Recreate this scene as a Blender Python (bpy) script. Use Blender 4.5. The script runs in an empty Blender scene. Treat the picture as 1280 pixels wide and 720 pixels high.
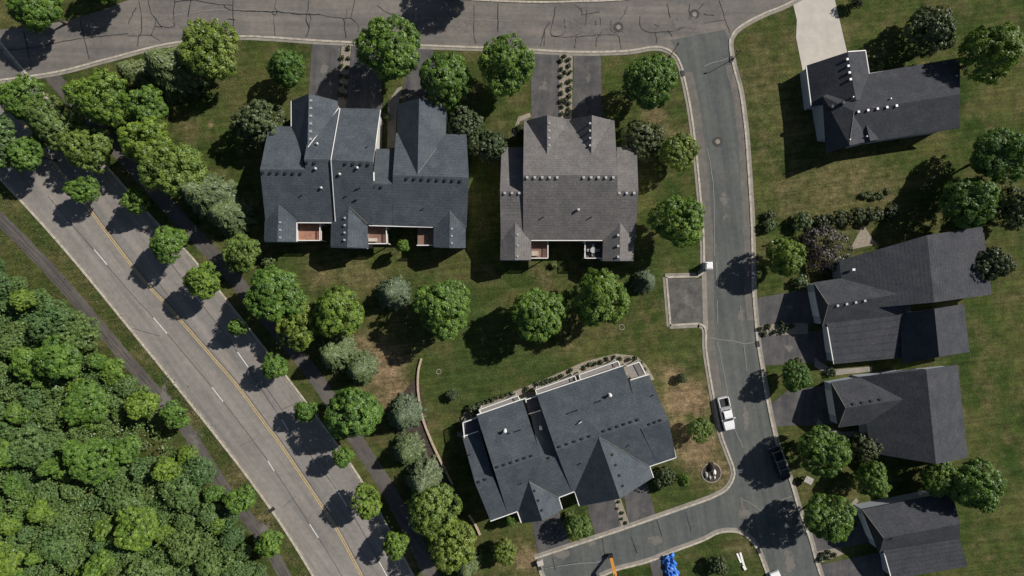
import bpy, bmesh, math, random
import numpy as np
from mathutils import Vector, Matrix
from mathutils.bvhtree import BVHTree

S = 0.15            # metres per photo pixel on the ground
CH = 110.0          # camera height
random.seed(7)
SC = bpy.context.scene
COL = SC.collection
R = math.radians

def P(x, y, h=0.0):
    k = S * (CH - h) / CH
    return Vector(((x - 640) * k, (360 - y) * k, h))
def cr(x0, y0, s, pts): return [(x0 + a / s, y0 + b / s) for a, b in pts]

# ------------------------------------------------------------------ materials
def new_mat(name):
    m = bpy.data.materials.new(name); m.use_nodes = True
    nt = m.node_tree; nt.nodes.clear()
    out = nt.nodes.new('ShaderNodeOutputMaterial')
    return m, nt, out
def N(nt, t, **kw):
    n = nt.nodes.new(t)
    for k, v in kw.items():
        if k in n.inputs: n.inputs[k].default_value = v
        else: setattr(n, k, v)
    return n
def ramp(nt, src, stops):
    r = nt.nodes.new('ShaderNodeValToRGB')
    e = r.color_ramp.elements
    while len(e) < len(stops): e.new(0.5)
    for q, (p, c) in zip(e, stops):
        q.position = p; q.color = (*c, 1) if len(c) == 3 else c
    nt.links.new(src, r.inputs[0]); return r
def mixc(nt, f, a, b, mode='MIX'):
    n = nt.nodes.new('ShaderNodeMix'); n.data_type = 'RGBA'; n.blend_type = mode
    for sock, v in ((n.inputs[0], f), (n.inputs[6], a), (n.inputs[7], b)):
        if hasattr(v, 'links'): nt.links.new(v, sock)
        elif isinstance(v, (int, float)): sock.default_value = v
        else: sock.default_value = (*v, 1)
    return n.outputs[2]
def noise(nt, scale, detail=4, rough=0.6, coord='Object', vec=None, scl=None):
    tc = nt.nodes.new('ShaderNodeTexCoord')
    n = N(nt, 'ShaderNodeTexNoise', Scale=scale, Detail=detail, Roughness=rough)
    src = tc.outputs[coord]
    if scl:
        if len(scl) > 3:
            mr = nt.nodes.new('ShaderNodeMapping'); mr.inputs['Rotation'].default_value = (0, 0, -scl[3])
            nt.links.new(src, mr.inputs[0]); src = mr.outputs[0]
        mp = nt.nodes.new('ShaderNodeMapping'); mp.inputs['Scale'].default_value = scl[:3]
        nt.links.new(src, mp.inputs[0]); src = mp.outputs[0]
    nt.links.new(src, n.inputs['Vector'])
    return n.outputs[0]
def prin(nt, out, col, rough=0.9, bump=None, bstr=0.3, bdist=0.05, metal=0.0, spec=0.3):
    b = nt.nodes.new('ShaderNodeBsdfPrincipled')
    b.inputs['Roughness'].default_value = rough; b.inputs['Metallic'].default_value = metal
    b.inputs['Specular IOR Level'].default_value = spec
    if hasattr(col, 'links'): nt.links.new(col, b.inputs['Base Color'])
    else: b.inputs['Base Color'].default_value = (*col, 1)
    if bump is not None:
        bm_ = N(nt, 'ShaderNodeBump', Strength=bstr, Distance=bdist)
        nt.links.new(bump, bm_.inputs['Height']); nt.links.new(bm_.outputs[0], b.inputs['Normal'])
    nt.links.new(b.outputs[0], out.inputs[0]); return b
def plain(name, col, rough=0.7, metal=0.0, var=0.18, scale=3.0, spec=0.3):
    m, nt, out = new_mat(name)
    n = noise(nt, scale, 5)
    r = ramp(nt, n, [(0.3, tuple(c * (1 - var) for c in col)), (0.7, tuple(min(1, c * (1 + var)) for c in col))])
    prin(nt, out, r.outputs[0], rough, metal=metal, spec=spec); return m
def asphalt(name, col, tint, speck=0.25, streak=None, big=0.12):
    m, nt, out = new_mat(name)
    a = noise(nt, big, 6, 0.65); b = noise(nt, 5.0, 3, 0.8); c = noise(nt, 1.1, 6, 0.7)
    base = ramp(nt, a, [(0.34, col), (0.66, tint)]).outputs[0]
    base = mixc(nt, 0.8, base, ramp(nt, b, [(0.3, (1 - speck,) * 3), (0.7, (1 + speck,) * 3)]).outputs[0], 'MULTIPLY')
    base = mixc(nt, 0.7, base, ramp(nt, c, [(0.35, (0.82,) * 3), (0.65, (1.12,) * 3)]).outputs[0], 'MULTIPLY')
    if streak is not None:
        s = noise(nt, 1.0, 5, 0.65, scl=(0.025, 0.55, 1, streak))
        base = mixc(nt, 0.8, base, ramp(nt, s, [(0.35, (0.74, 0.75, 0.77)), (0.65, (1.22, 1.17, 1.12))]).outputs[0], 'MULTIPLY')
    prin(nt, out, base, 0.92, bump=b, bstr=0.25, bdist=0.02, spec=0.1); return m
def shingle(name, col, tint):
    m, nt, out = new_mat(name)
    a = noise(nt, 0.35, 5, 0.6); b = noise(nt, 2.6, 2, 0.9); c = noise(nt, 9.0, 1, 0.5)
    tc = nt.nodes.new('ShaderNodeTexCoord')
    base = ramp(nt, a, [(0.3, col), (0.7, tint)]).outputs[0]
    base = mixc(nt, 1.0, base, ramp(nt, b, [(0.3, (0.80,) * 3), (0.7, (1.20,) * 3)]).outputs[0], 'MULTIPLY')
    base = mixc(nt, 1.0, base, ramp(nt, c, [(0.3, (0.85,) * 3), (0.7, (1.15,) * 3)]).outputs[0], 'MULTIPLY')
    f = noise(nt, 1.0, 4, 0.7, scl=(0.5, 0.5, 0.25))
    base = mixc(nt, 0.9, base, ramp(nt, f, [(0.32, (0.80, 0.82, 0.85)), (0.68, (1.16, 1.15, 1.13))]).outputs[0], 'MULTIPLY')
    w = N(nt, 'ShaderNodeTexWave', Scale=1.6, Distortion=0.6); w.bands_direction = 'Z'; w.wave_profile = 'SAW'
    w.inputs['Detail'].default_value = 2
    nt.links.new(tc.outputs['Object'], w.inputs[0])
    base = mixc(nt, 0.8, base, ramp(nt, w.outputs[0], [(0.0, (0.72,) * 3), (0.3, (1.06,) * 3)]).outputs[0], 'MULTIPLY')
    prin(nt, out, base, 0.88, bump=b, bstr=0.5, bdist=0.05, spec=0.06); return m
def leafmat(name, dark, light, transl=0.28, rv=1.0):
    m, nt, out = new_mat(name)
    at = N(nt, 'ShaderNodeAttribute', attribute_name='tint')
    oi = nt.nodes.new('ShaderNodeObjectInfo')
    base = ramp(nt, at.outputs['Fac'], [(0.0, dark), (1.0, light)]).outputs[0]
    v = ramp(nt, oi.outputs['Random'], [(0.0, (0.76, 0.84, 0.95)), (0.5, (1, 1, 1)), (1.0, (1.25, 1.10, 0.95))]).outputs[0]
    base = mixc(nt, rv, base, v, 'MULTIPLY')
    d = N(nt, 'ShaderNodeBsdfDiffuse', Roughness=0.6); t = nt.nodes.new('ShaderNodeBsdfTranslucent')
    nt.links.new(base, d.inputs[0])
    tc = mixc(nt, 1.0, base, (1.1, 1.15, 0.6), 'MULTIPLY'); nt.links.new(tc, t.inputs[0])
    g = N(nt, 'ShaderNodeBsdfGlossy', Roughness=0.45); g.inputs[0].default_value = (0.8, 0.85, 0.8, 1)
    ms = N(nt, 'ShaderNodeMixShader'); ms.inputs[0].default_value = transl
    nt.links.new(d.outputs[0], ms.inputs[1]); nt.links.new(t.outputs[0], ms.inputs[2])
    m2 = N(nt, 'ShaderNodeMixShader'); m2.inputs[0].default_value = 0.035
    nt.links.new(ms.outputs[0], m2.inputs[1]); nt.links.new(g.outputs[0], m2.inputs[2])
    nt.links.new(m2.outputs[0], out.inputs[0]); return m
def lawnmat():
    m, nt, out = new_mat('lawn_grass')
    at = N(nt, 'ShaderNodeAttribute', attribute_name='dry')
    a = noise(nt, 0.09, 7, 0.68); b = noise(nt, 0.6, 6, 0.75); c = noise(nt, 3.5, 3, 0.8); e = noise(nt, 0.22, 5, 0.7)
    g = ramp(nt, a, [(0.38, (0.032, 0.054, 0.014)), (0.5, (0.050, 0.070, 0.019)), (0.62, (0.080, 0.086, 0.029))]).outputs[0]
    g = mixc(nt, ramp(nt, e, [(0.46, (0, 0, 0)), (0.66, (0.85,) * 3)]).outputs[0], g, (0.108, 0.094, 0.044))
    dr = ramp(nt, b, [(0.3, (0.130, 0.100, 0.055)), (0.7, (0.250, 0.180, 0.112))]).outputs[0]
    ad = N(nt, 'ShaderNodeMath', operation='MULTIPLY_ADD'); ad.inputs[1].default_value = 1.5; ad.inputs[2].default_value = -0.55
    nt.links.new(b, ad.inputs[0])
    s = N(nt, 'ShaderNodeMath', operation='ADD', use_clamp=True); 
    mu = N(nt, 'ShaderNodeMath', operation='MULTIPLY')
    nt.links.new(at.outputs['Fac'], s.inputs[0]); nt.links.new(ad.outputs[0], s.inputs[1])
    nt.links.new(at.outputs['Fac'], mu.inputs[0]); nt.links.new(s.outputs[0], mu.inputs[1])
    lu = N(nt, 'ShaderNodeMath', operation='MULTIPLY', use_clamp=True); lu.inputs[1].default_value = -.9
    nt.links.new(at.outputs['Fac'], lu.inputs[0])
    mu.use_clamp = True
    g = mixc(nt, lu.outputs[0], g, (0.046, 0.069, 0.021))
    base = mixc(nt, mu.outputs[0], g, dr)
    base = mixc(nt, 0.9, base, ramp(nt, b, [(0.32, (0.58,) * 3), (0.68, (1.42, 1.42, 1.3))]).outputs[0], 'MULTIPLY')
    base = mixc(nt, 0.9, base, ramp(nt, c, [(0.32, (0.48,) * 3), (0.68, (1.52, 1.5, 1.5))]).outputs[0], 'MULTIPLY')
    st = noise(nt, 1.0, 2, 0.5, scl=(0.05, 1.6, 1, 0.12))
    base = mixc(nt, 0.5, base, ramp(nt, st, [(0.4, (0.74,) * 3), (0.6, (1.2,) * 3)]).outputs[0], 'MULTIPLY')
    prin(nt, out, base, 0.95, bump=c, bstr=0.7, bdist=0.12, spec=0.05); return m

M = {}
M['lawn'] = lawnmat()
M['avenue'] = asphalt('avenue_paving', (0.212, 0.198, 0.182), (0.258, 0.241, 0.222), 0.09, streak=-0.93)
M['oldroad'] = asphalt('old_road_asphalt', (0.135, 0.129, 0.122), (0.196, 0.178, 0.160), 0.13, streak=-0.02)
M['street'] = asphalt('street_asphalt', (0.088, 0.098, 0.095), (0.120, 0.127, 0.121), 0.12, streak=-1.42)
M['drive'] = asphalt('driveway_asphalt', (0.072, 0.072, 0.075), (0.122, 0.117, 0.115), 0.18, streak=1.5, big=0.3)
M['path'] = asphalt('path_asphalt', (0.085, 0.078, 0.074), (0.135, 0.122, 0.112), 0.2, streak=-0.93)
M['pad'] = asphalt('pad_asphalt', (0.07, 0.07, 0.066), (0.15, 0.14, 0.13), 0.25, big=0.5)
M['wear'] = asphalt('road_wear', (0.125, 0.115, 0.105), (0.170, 0.155, 0.140), 0.2, big=0.5)
M['curb'] = plain('kerb_concrete', (0.40, 0.36, 0.295), 0.9, var=0.34, scale=1.6)
M['gutterc'] = plain('gutter_concrete', (0.25, 0.225, 0.19), 0.9, var=0.22, scale=0.7)
M['concrete'] = plain('pale_concrete', (0.46, 0.42, 0.37), 0.85, var=0.10, scale=0.6)
M['seal'] = plain('crack_sealant', (0.022, 0.022, 0.024), 0.6)
M['seam'] = plain('seam_dark', (0.06, 0.057, 0.053), 0.9)
M['pale'] = plain('pale_crack', (0.22, 0.21, 0.19), 0.9)
M['yellow'] = plain('yellow_paint', (0.54, 0.40, 0.18), 0.7, var=0.2, scale=2)
M['white_paint'] = plain('white_road_paint', (0.66, 0.65, 0.61), 0.7, var=0.15, scale=2)
M['gravel'] = plain('bed_gravel', (0.26, 0.225, 0.175), 0.95, var=0.4, scale=4)
M['mulch'] = plain('brown_mulch', (0.055, 0.042, 0.034), 0.95, var=0.5, scale=2.2)
M['roof_blue'] = shingle('charcoal_blue_shingles', (0.062, 0.074, 0.085), (0.082, 0.095, 0.106))
M['roof_brown'] = shingle('grey_brown_shingles', (0.130, 0.122, 0.118), (0.162, 0.152, 0.146))
M['roof_dark'] = shingle('dark_charcoal_shingles', (0.050, 0.053, 0.060), (0.066, 0.067, 0.074))
M['siding'] = plain('pale_siding', (0.52, 0.50, 0.47), 0.7, var=0.06, scale=0.6)
M['siding_blue'] = plain('blue_grey_siding', (0.40, 0.43, 0.48), 0.7, var=0.06, scale=0.6)
M['white'] = plain('white_trim', (0.78, 0.77, 0.73), 0.5, var=0.05)
M['glass'] = plain('window_glass', (0.03, 0.035, 0.04), 0.08, var=0.1, spec=0.6)
M['grey_vent'] = plain('grey_vent_metal', (0.44, 0.44, 0.43), 0.4, metal=0.2)
M['dark_vent'] = plain('dark_vent_metal', (0.025, 0.026, 0.03), 0.5)
M['deck'] = plain('deck_boards', (0.30, 0.155, 0.105), 0.8, var=0.25, scale=1.5)
M['deck_red'] = plain('red_brown_deck_boards', (0.21, 0.125, 0.095), 0.8, var=0.25, scale=1.5)
M['deck_grey'] = plain('grey_deck_boards', (0.24, 0.22, 0.21), 0.8, var=0.15, scale=1.5)
M['deck_dark'] = plain('dark_deck_boards', (0.09, 0.075, 0.07), 0.8, var=0.2, scale=1.5)
M['deck_shade'] = plain('shaded_deck_boards', (0.05, 0.053, 0.07), 0.6, var=0.2)  # deck floor with its shade put into a dark bluish colour
M['metal'] = plain('galvanised_metal', (0.40, 0.40, 0.39), 0.45, metal=0.5)
M['black'] = plain('black_metal', (0.015, 0.015, 0.017), 0.5)
M['rubber'] = plain('rubber', (0.02, 0.02, 0.02), 0.8)
M['iron'] = plain('cast_iron', (0.09, 0.085, 0.08), 0.7, var=0.4, scale=8)
M['truckwhite'] = plain('white_car_paint', (0.80, 0.80, 0.80), 0.25, var=0.02, spec=0.5)
M['truckdark'] = plain('dark_car_paint', (0.02, 0.023, 0.03), 0.25, var=0.05, spec=0.5)
M['bedliner'] = plain('bed_liner', (0.035, 0.035, 0.038), 0.8)
M['orange'] = plain('orange_machine_paint', (0.62, 0.27, 0.05), 0.45, var=0.12)
M['tarp'] = plain('blue_tarp', (0.045, 0.17, 0.55), 0.35, var=0.5, scale=2.5, spec=0.5)
M['plank'] = plain('white_plank', (0.80, 0.79, 0.74), 0.5, var=0.05)
M['tan'] = plain('tan_plastic', (0.42, 0.36, 0.28), 0.6)
M['wallstone'] = plain('tan_wall_block', (0.42, 0.33, 0.235), 0.9, var=0.3, scale=3)
M['rock'] = plain('boulder', (0.36, 0.34, 0.31), 0.9, var=0.35, scale=3)
M['red'] = plain('red_plastic', (0.30, 0.05, 0.05), 0.6)
M['bark'] = plain('bark', (0.085, 0.065, 0.05), 0.95, var=0.4, scale=5)
M['leaf'] = leafmat('maple_leaves', (0.048, 0.108, 0.016), (0.235, 0.370, 0.058), .32)
M['leaf_y'] = leafmat('yellow_green_leaves', (0.065, 0.115, 0.018), (0.265, 0.365, 0.075), .32)
M['leaf_d'] = leafmat('dark_leaves', (0.038, 0.058, 0.018), (0.150, 0.180, 0.075), 0.22, .6)
M['leaf_w'] = leafmat('wood_leaves', (0.050, 0.100, 0.024), (0.175, 0.275, 0.085))
M['needle'] = leafmat('spruce_needles', (0.045, 0.070, 0.024), (0.165, 0.215, 0.085), 0.12, .5)
M['needle_b'] = leafmat('blue_spruce_needles', (0.050, 0.074, 0.034), (0.170, 0.215, 0.110), 0.12, .5)
M['purple'] = leafmat('purple_leaves', (0.022, 0.015, 0.016), (0.060, 0.043, 0.040), 0.1)
M['shrub'] = leafmat('shrub_leaves', (0.026, 0.040, 0.013), (0.098, 0.122, 0.048), 0.18, .6)
M['shrub_b'] = leafmat('bright_shrub_leaves', (0.065, 0.100, 0.026), (0.210, 0.255, 0.100), 0.25)

# ------------------------------------------------------------------ object helpers
def link(name, me, mat=None, parent=None):
    o = bpy.data.objects.new(name, me); COL.objects.link(o)
    if mat is not None: me.materials.append(mat)
    if parent is not None:
        o.parent = parent
        o.matrix_parent_inverse = Matrix.Identity(4)
    return o
def tag(o, label=None, cat=None, group=None, kind=None):
    if label: o['label'] = label
    if cat: o['category'] = cat
    if group: o['group'] = group
    if kind: o['kind'] = kind
    return o
def thing(name, label, cat, loc=(0, 0, 0), rot=0, group=None):
    o = bpy.data.objects.new(name, None); COL.objects.link(o); o.empty_display_size = 0.5
    o.location = loc; o.rotation_euler = (0, 0, rot)
    return tag(o, label, cat, group)
def dup(root, loc, rot=0, scale=None, label=None, group=None):
    r = root.copy(); COL.objects.link(r); r.location = loc; r.rotation_euler = (0, 0, rot)
    if scale is not None: r.scale = scale
    if label: r['label'] = label
    if group: r['group'] = group
    for ch in list(root.children):
        c = ch.copy(); COL.objects.link(c); c.parent = r
        for g in ch.children:
            d = g.copy(); COL.objects.link(d); d.parent = c
    return r

class MB:
    def __init__(s): s.v = []; s.f = []
    def add(s, vs, fs):
        b = len(s.v); s.v += [tuple(v) for v in vs]; s.f += [tuple(i + b for i in f) for f in fs]; return s
    def box(s, x0, y0, z0, x1, y1, z1, rot=0, piv=(0, 0), taper=0):
        c = []
        cx, cy = (x0 + x1) / 2, (y0 + y1) / 2
        for z, t in ((z0, 1), (z1, 1 - taper)):
            for x, y in ((x0, y0), (x1, y0), (x1, y1), (x0, y1)):
                x, y = cx + (x - cx) * t, cy + (y - cy) * t
                dx, dy = x - piv[0], y - piv[1]
                c.append((piv[0] + dx * math.cos(rot) - dy * math.sin(rot), piv[1] + dx * math.sin(rot) + dy * math.cos(rot), z))
        return s.add(c, [(3, 2, 1, 0), (4, 5, 6, 7), (0, 1, 5, 4), (1, 2, 6, 5), (2, 3, 7, 6), (3, 0, 4, 7)])
    def prism(s, poly, z0, z1):
        n = len(poly)
        vs = [(p[0], p[1], z0) for p in poly] + [(p[0], p[1], z1) for p in poly]
        fs = [tuple(range(n - 1, -1, -1)), tuple(range(n, 2 * n))] + [(i, (i + 1) % n, n + (i + 1) % n, n + i) for i in range(n)]
        return s.add(vs, fs)
    def slab(s, vs, t):
        n = len(vs)
        lo = [(v[0], v[1], v[2] - t) for v in vs]
        fs = [tuple(range(n)), tuple(range(2 * n - 1, n - 1, -1))] + [(i, n + i, n + (i + 1) % n, (i + 1) % n) for i in range(n)]
        return s.add(list(vs) + lo, fs)
    def tube(s, pts, rad, n=8):
        pts = [Vector(p) for p in pts]
        if not hasattr(rad, '__len__'): rad = [rad] * len(pts)
        b = len(s.v)
        for i, p in enumerate(pts):
            d = (pts[min(i + 1, len(pts) - 1)] - pts[max(i - 1, 0)])
            if d.length < 1e-6: d = Vector((0, 0, 1))
            d.normalize()
            u = d.cross(Vector((0, 0, 1)) if abs(d.z) < 0.9 else Vector((1, 0, 0))).normalized(); w = d.cross(u)
            for k in range(n):
                a = 2 * math.pi * k / n
                s.v.append(tuple(p + rad[i] * (math.cos(a) * u + math.sin(a) * w)))
        for i in range(len(pts) - 1):
            for k in range(n):
                s.f.append((b + i * n + k, b + i * n + (k + 1) % n, b + (i + 1) * n + (k + 1) % n, b + (i + 1) * n + k))
        s.f.append(tuple(b + k for k in range(n - 1, -1, -1))); s.f.append(tuple(b + (len(pts) - 1) * n + k for k in range(n)))
        return s
    def lathe(s, c, prof, n=16):
        b = len(s.v)
        for r, z in prof:
            for k in range(n):
                a = 2 * math.pi * k / n
                s.v.append((c[0] + r * math.cos(a), c[1] + r * math.sin(a), c[2] + z))
        for i in range(len(prof) - 1):
            for k in range(n):
                s.f.append((b + i * n + k, b + i * n + (k + 1) % n, b + (i + 1) * n + (k + 1) % n, b + (i + 1) * n + k))
        s.f.append(tuple(b + k for k in range(n - 1, -1, -1))); s.f.append(tuple(b + (len(prof) - 1) * n + k for k in range(n)))
        return s
    def loft(s, secs):
        n = len(secs[0]); b = len(s.v)
        for sec in secs: s.v += [tuple(p) for p in sec]
        for i in range(len(secs) - 1):
            for k in range(n):
                s.f.append((b + i * n + k, b + i * n + (k + 1) % n, b + (i + 1) * n + (k + 1) % n, b + (i + 1) * n + k))
        s.f.append(tuple(b + k for k in range(n - 1, -1, -1))); s.f.append(tuple(b + (len(secs) - 1) * n + k for k in range(n)))
        return s
    def mesh(s, name, origin=None, bevel=0, smooth=False):
        v = s.v
        if origin is not None: v = [(a - origin[0], b - origin[1], c - origin[2]) for a, b, c in v]
        me = bpy.data.meshes.new(name); me.from_pydata(v, [], s.f)
        bm = bmesh.new(); bm.from_mesh(me)
        bmesh.ops.recalc_face_normals(bm, faces=bm.faces)
        if bevel:
            bmesh.ops.bevel(bm, geom=list(bm.edges), offset=bevel, segments=2, affect='EDGES', clamp_overlap=True)
        bm.to_mesh(me); bm.free()
        if smooth: me.polygons.foreach_set('use_smooth', [True] * len(me.polygons))
        return me
    def obj(s, name, mat, parent=None, bevel=0, smooth=False):
        org = None
        if parent is not None:
            org = Vector((0, 0, 0)); q = parent
            while q is not None: org = org + q.location; q = q.parent
        return link(name, s.mesh(name, org, bevel, smooth), mat, parent)

def smooth_line(pts, step=1.0):
    pts = [Vector((p[0], p[1])) for p in pts]; out = []
    for i in range(len(pts) - 1):
        p0 = pts[max(i - 1, 0)]; p1 = pts[i]; p2 = pts[i + 1]; p3 = pts[min(i + 2, len(pts) - 1)]
        n = max(2, int((p2 - p1).length / step))
        for k in range(n):
            t = k / n
            out.append(0.5 * ((2 * p1) + (p2 - p0) * t + (2 * p0 - 5 * p1 + 4 * p2 - p3) * t * t + (3 * p1 - p0 - 3 * p2 + p3) * t ** 3))
    out.append(pts[-1]); return out
def px2w(pts): return [P(x, y).to_2d() for x, y in pts]
def ribbon(mb, pts, w, z, off=0.0, jag=0.0):
    n = len(pts); L = []; Rr = []
    for i, p in enumerate(pts):
        d = pts[min(i + 1, n - 1)] - pts[max(i - 1, 0)]
        d = d.normalized() if d.length > 1e-9 else Vector((1, 0)); nr = Vector((-d.y, d.x))
        j = random.uniform(-jag, jag)
        L.append(p + nr * (off + w / 2 + j)); Rr.append(p + nr * (off - w / 2 + j))
    vs = [(q.x, q.y, z) for q in L] + [(q.x, q.y, z) for q in Rr]
    mb.add(vs, [(i, i + 1, n + i + 1, n + i) for i in range(n - 1)])
def resample(pts, n):
    d = [0]
    for a, b in zip(pts, pts[1:]): d.append(d[-1] + (b - a).length)
    out = []; j = 0
    for k in range(n):
        t = d[-1] * k / (n - 1)
        while j < len(d) - 2 and d[j + 1] < t: j += 1
        seg = d[j + 1] - d[j]; f = (t - d[j]) / seg if seg else 0
        out.append(pts[j].lerp(pts[j + 1], min(1, max(0, f))))
    return out
def strip(mb, A, B, z, n=60):
    a = resample(smooth_line(px2w(A)), n); b = resample(smooth_line(px2w(B)), n)
    mb.add([(q.x, q.y, z) for q in a] + [(q.x, q.y, z) for q in b], [(i, i + 1, n + i + 1, n + i) for i in range(n - 1)])
def sheet(name, polys, z, mat, smooth=False):
    mb = MB()
    for poly in polys:
        w = px2w(poly)
        if smooth: w = smooth_line(w + [w[0]])[:-1]
        mb.add([(q.x, q.y, z) for q in w], [tuple(range(len(w)))])
    o = mb.obj(name, mat); return tag(o, kind='structure')
def upfix(o):
    me = o.data
    bm = bmesh.new(); bm.from_mesh(me)
    for f in bm.faces:
        if f.normal.z < 0: f.normal_flip()
    bm.to_mesh(me); bm.free(); return o
def kerb_line(mb, pts, w=0.45, h=0.13, off=0.0, gaps=()):
    p = smooth_line(px2w(pts), 0.7); n = len(p)
    vs = []
    for i, q in enumerate(p):
        d = (p[min(i + 1, n - 1)] - p[max(i - 1, 0)]).normalized(); nr = Vector((-d.y, d.x))
        for o_, z in ((off - w / 2, 0.0), (off - w / 2 + 0.03, h), (off + w / 2 - 0.03, h), (off + w / 2, 0.0)):
            t = q + nr * o_; vs.append((t.x, t.y, z))
    fs = []
    for i in range(n - 1):
        for k in range(3): fs.append((i * 4 + k, i * 4 + k + 1, i * 4 + 5 + k, i * 4 + 4 + k))
    fs += [(0, 1, 2, 3), ((n - 1) * 4 + 3, (n - 1) * 4 + 2, (n - 1) * 4 + 1, (n - 1) * 4)]
    mb.add(vs, fs)

# ------------------------------------------------------------------ ground
DRY = [(1000, 150, 70, .35), (1040, 240, 60, .5), (950, 90, 40, .4), (264, 155, 4, 1.4), (480, 455, 34, 1.25), (495, 490, 34, 1.0), (455, 430, 22, .8), (858, 500, 32, 1.4), (842, 462, 22, 1.2), (872, 560, 30, 1.2), (1020, 245, 26, .5), (960, 200, 18, .4), (950, 60, 22, .5), (600, 480, 30, .3), (560, 450, 22, .35), (680, 345, 16, .5), (930, 690, 20, .5), (440, 345, 30, .5),
       (900, 590, 22, .9), (855, 530, 24, .9), (400, 342, 26, .55), (470, 345, 24, .7), (545, 337, 18, .6), (820, 145, 16, .8), (830, 165, 18, .6),
       (975, 235, 14, .6), (985, 265, 16, .5), (1070, 225, 40, .45), (1100, 250, 30, .5), (950, 120, 25, .4), (700, 430, 26, .5), (640, 445, 40, .3),
       (240, 150, 30, .35), (660, 700, 22, 1.0), (640, 690, 20, .7), (905, 690, 22, .5), (760, 410, 18, .4), (185, 440, 20, .5), (240, 520, 20, .6), (330, 650, 20, .6),
       (295, 590, 20, .6), (260, 320, 18, .45), (720, 345, 20, .4), (665, 335, 22, .35), (455, 355, 22, .4), (1003, 600, 16, .4), (520, 700, 25, .5)]
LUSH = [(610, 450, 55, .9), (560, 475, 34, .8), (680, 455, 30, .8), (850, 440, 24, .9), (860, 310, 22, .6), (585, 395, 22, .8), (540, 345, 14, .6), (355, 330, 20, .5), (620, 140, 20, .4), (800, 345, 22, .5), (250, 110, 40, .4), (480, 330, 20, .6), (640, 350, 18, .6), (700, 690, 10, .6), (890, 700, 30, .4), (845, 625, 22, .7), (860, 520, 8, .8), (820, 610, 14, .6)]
def dryness(X, Y):
    px = X / S + 640; py = 360 - Y / S
    v = np.zeros_like(px)
    for cx, cy, r, s in DRY: v = np.maximum(v, s * np.exp(-((px - cx) ** 2 + (py - cy) ** 2) / (r * r)))
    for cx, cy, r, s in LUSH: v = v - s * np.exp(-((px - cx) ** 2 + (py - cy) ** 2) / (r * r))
    return v
xs = np.concatenate([[-1500, -600, -250, -150], np.arange(-110, 110.1, 0.8), [150, 250, 600, 1500]])
ys = np.concatenate([[-1500, -600, -250, -120], np.arange(-64, 64.1, 0.8), [120, 250, 600, 1500]])
gx, gy = np.meshgrid(xs, ys); nx, ny = len(xs), len(ys)
me = bpy.data.meshes.new('lawn')
vv = np.stack([gx.ravel(), gy.ravel(), np.zeros(nx * ny)], 1)
ii, jj = np.meshgrid(np.arange(nx - 1), np.arange(ny - 1)); b0 = (jj * nx + ii).ravel()
ff = np.stack([b0, b0 + 1, b0 + nx + 1, b0 + nx], 1)
me.from_pydata(vv.tolist(), [], ff.tolist())
at = me.attributes.new('dry', 'FLOAT', 'POINT'); at.data.foreach_set('value', dryness(vv[:, 0], vv[:, 1]).astype(np.float32))
tag(link('ground', me, M['lawn']), kind='structure')

# ------------------------------------------------------------------ roads
AV_L = [(-260, -40), (-120, 95), (0, 222), (80, 310), (160, 407), (267, 540), (339, 636), (392, 720), (440, 810), (480, 900)]
AV_R = [(-160, -140), (-20, 30), (90, 160), (194, 277), (250, 335), (380, 501), (454, 606), (516, 720), (560, 810), (600, 900)]
mb = MB(); strip(mb, AV_L, AV_R, 0.006, 120)
upfix(tag(mb.obj('avenue', M['avenue']), kind='structure'))
TOP_LOW = [(-80, 110), (60, 92), (130, 75), (210, 55), (292, 46), (340, 47), (400, 51), (530, 57), (640, 61), (715, 65), (780, 64), (815, 60), (850, 66), (905, 70), (925, 34), (955, 17), (990, 2), (1060, -40), (1180, -110)]
TOP_UP = [(-80, 45), (60, 30), (130, 12), (175, -3), (292, -14), (400, -10), (530, -4), (640, 2), (715, 2), (800, -3), (880, -25), (960, -60), (1010, -90), (1100, -160)]
mb = MB(); strip(mb, TOP_LOW, TOP_UP, 0.012, 160)
upfix(tag(mb.obj('upper_road', M['oldroad']), kind='structure'))
ST_L = [(838, 50), (848, 70), (854, 92), (862, 130), (868, 172), (874, 230), (879, 290), (880, 330), (881, 400), (883, 440), (892, 496), (901, 540), (909, 563), (918, 590), (934, 640), (950, 692), (958, 716), (985, 790), (1010, 860)]
ST_R = [(906, 37), (914, 58), (916, 80), (925, 115), (930, 150), (933, 180), (938, 255), (940, 305), (941, 360), (944, 400), (947, 430), (953, 467), (960, 507), (967, 540), (974, 565), (988, 602), (998, 635), (1011, 670), (1024, 715), (1052, 790), (1078, 860)]
mb = MB(); strip(mb, ST_L, ST_R, 0.018, 140)
upfix(tag(mb.obj('side_street', M['street']), kind='structure'))
BS_U = [(672, 698), (735, 676), (780, 661), (820, 647), (880, 626), (903, 615), (914, 603), (920, 590)]
BS_D = [(690, 742), (750, 721), (772, 712), (810, 702), (840, 690), (880, 675), (912, 664), (934, 671), (951, 692)]
mb = MB(); strip(mb, BS_U, BS_D, 0.024, 80)
upfix(tag(mb.obj('cul_de_sac_street', M['street']), kind='structure'))
# worn paler strips of the street along its gutters
def worn(A, w, off, z, name='worn_edge'):
    mb = MB(); ribbon(mb, smooth_line(px2w(A), 1.0), w, z, off, jag=0.1); return upfix(tag(mb.obj(name, M['wear']), kind='structure'))
worn(ST_L[2:11], 1.6, 1.0, 0.030); worn(ST_R[2:10], 1.3, -0.9, 0.030); worn(BS_D[1:6], 0.5, 0.5, 0.030)
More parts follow.
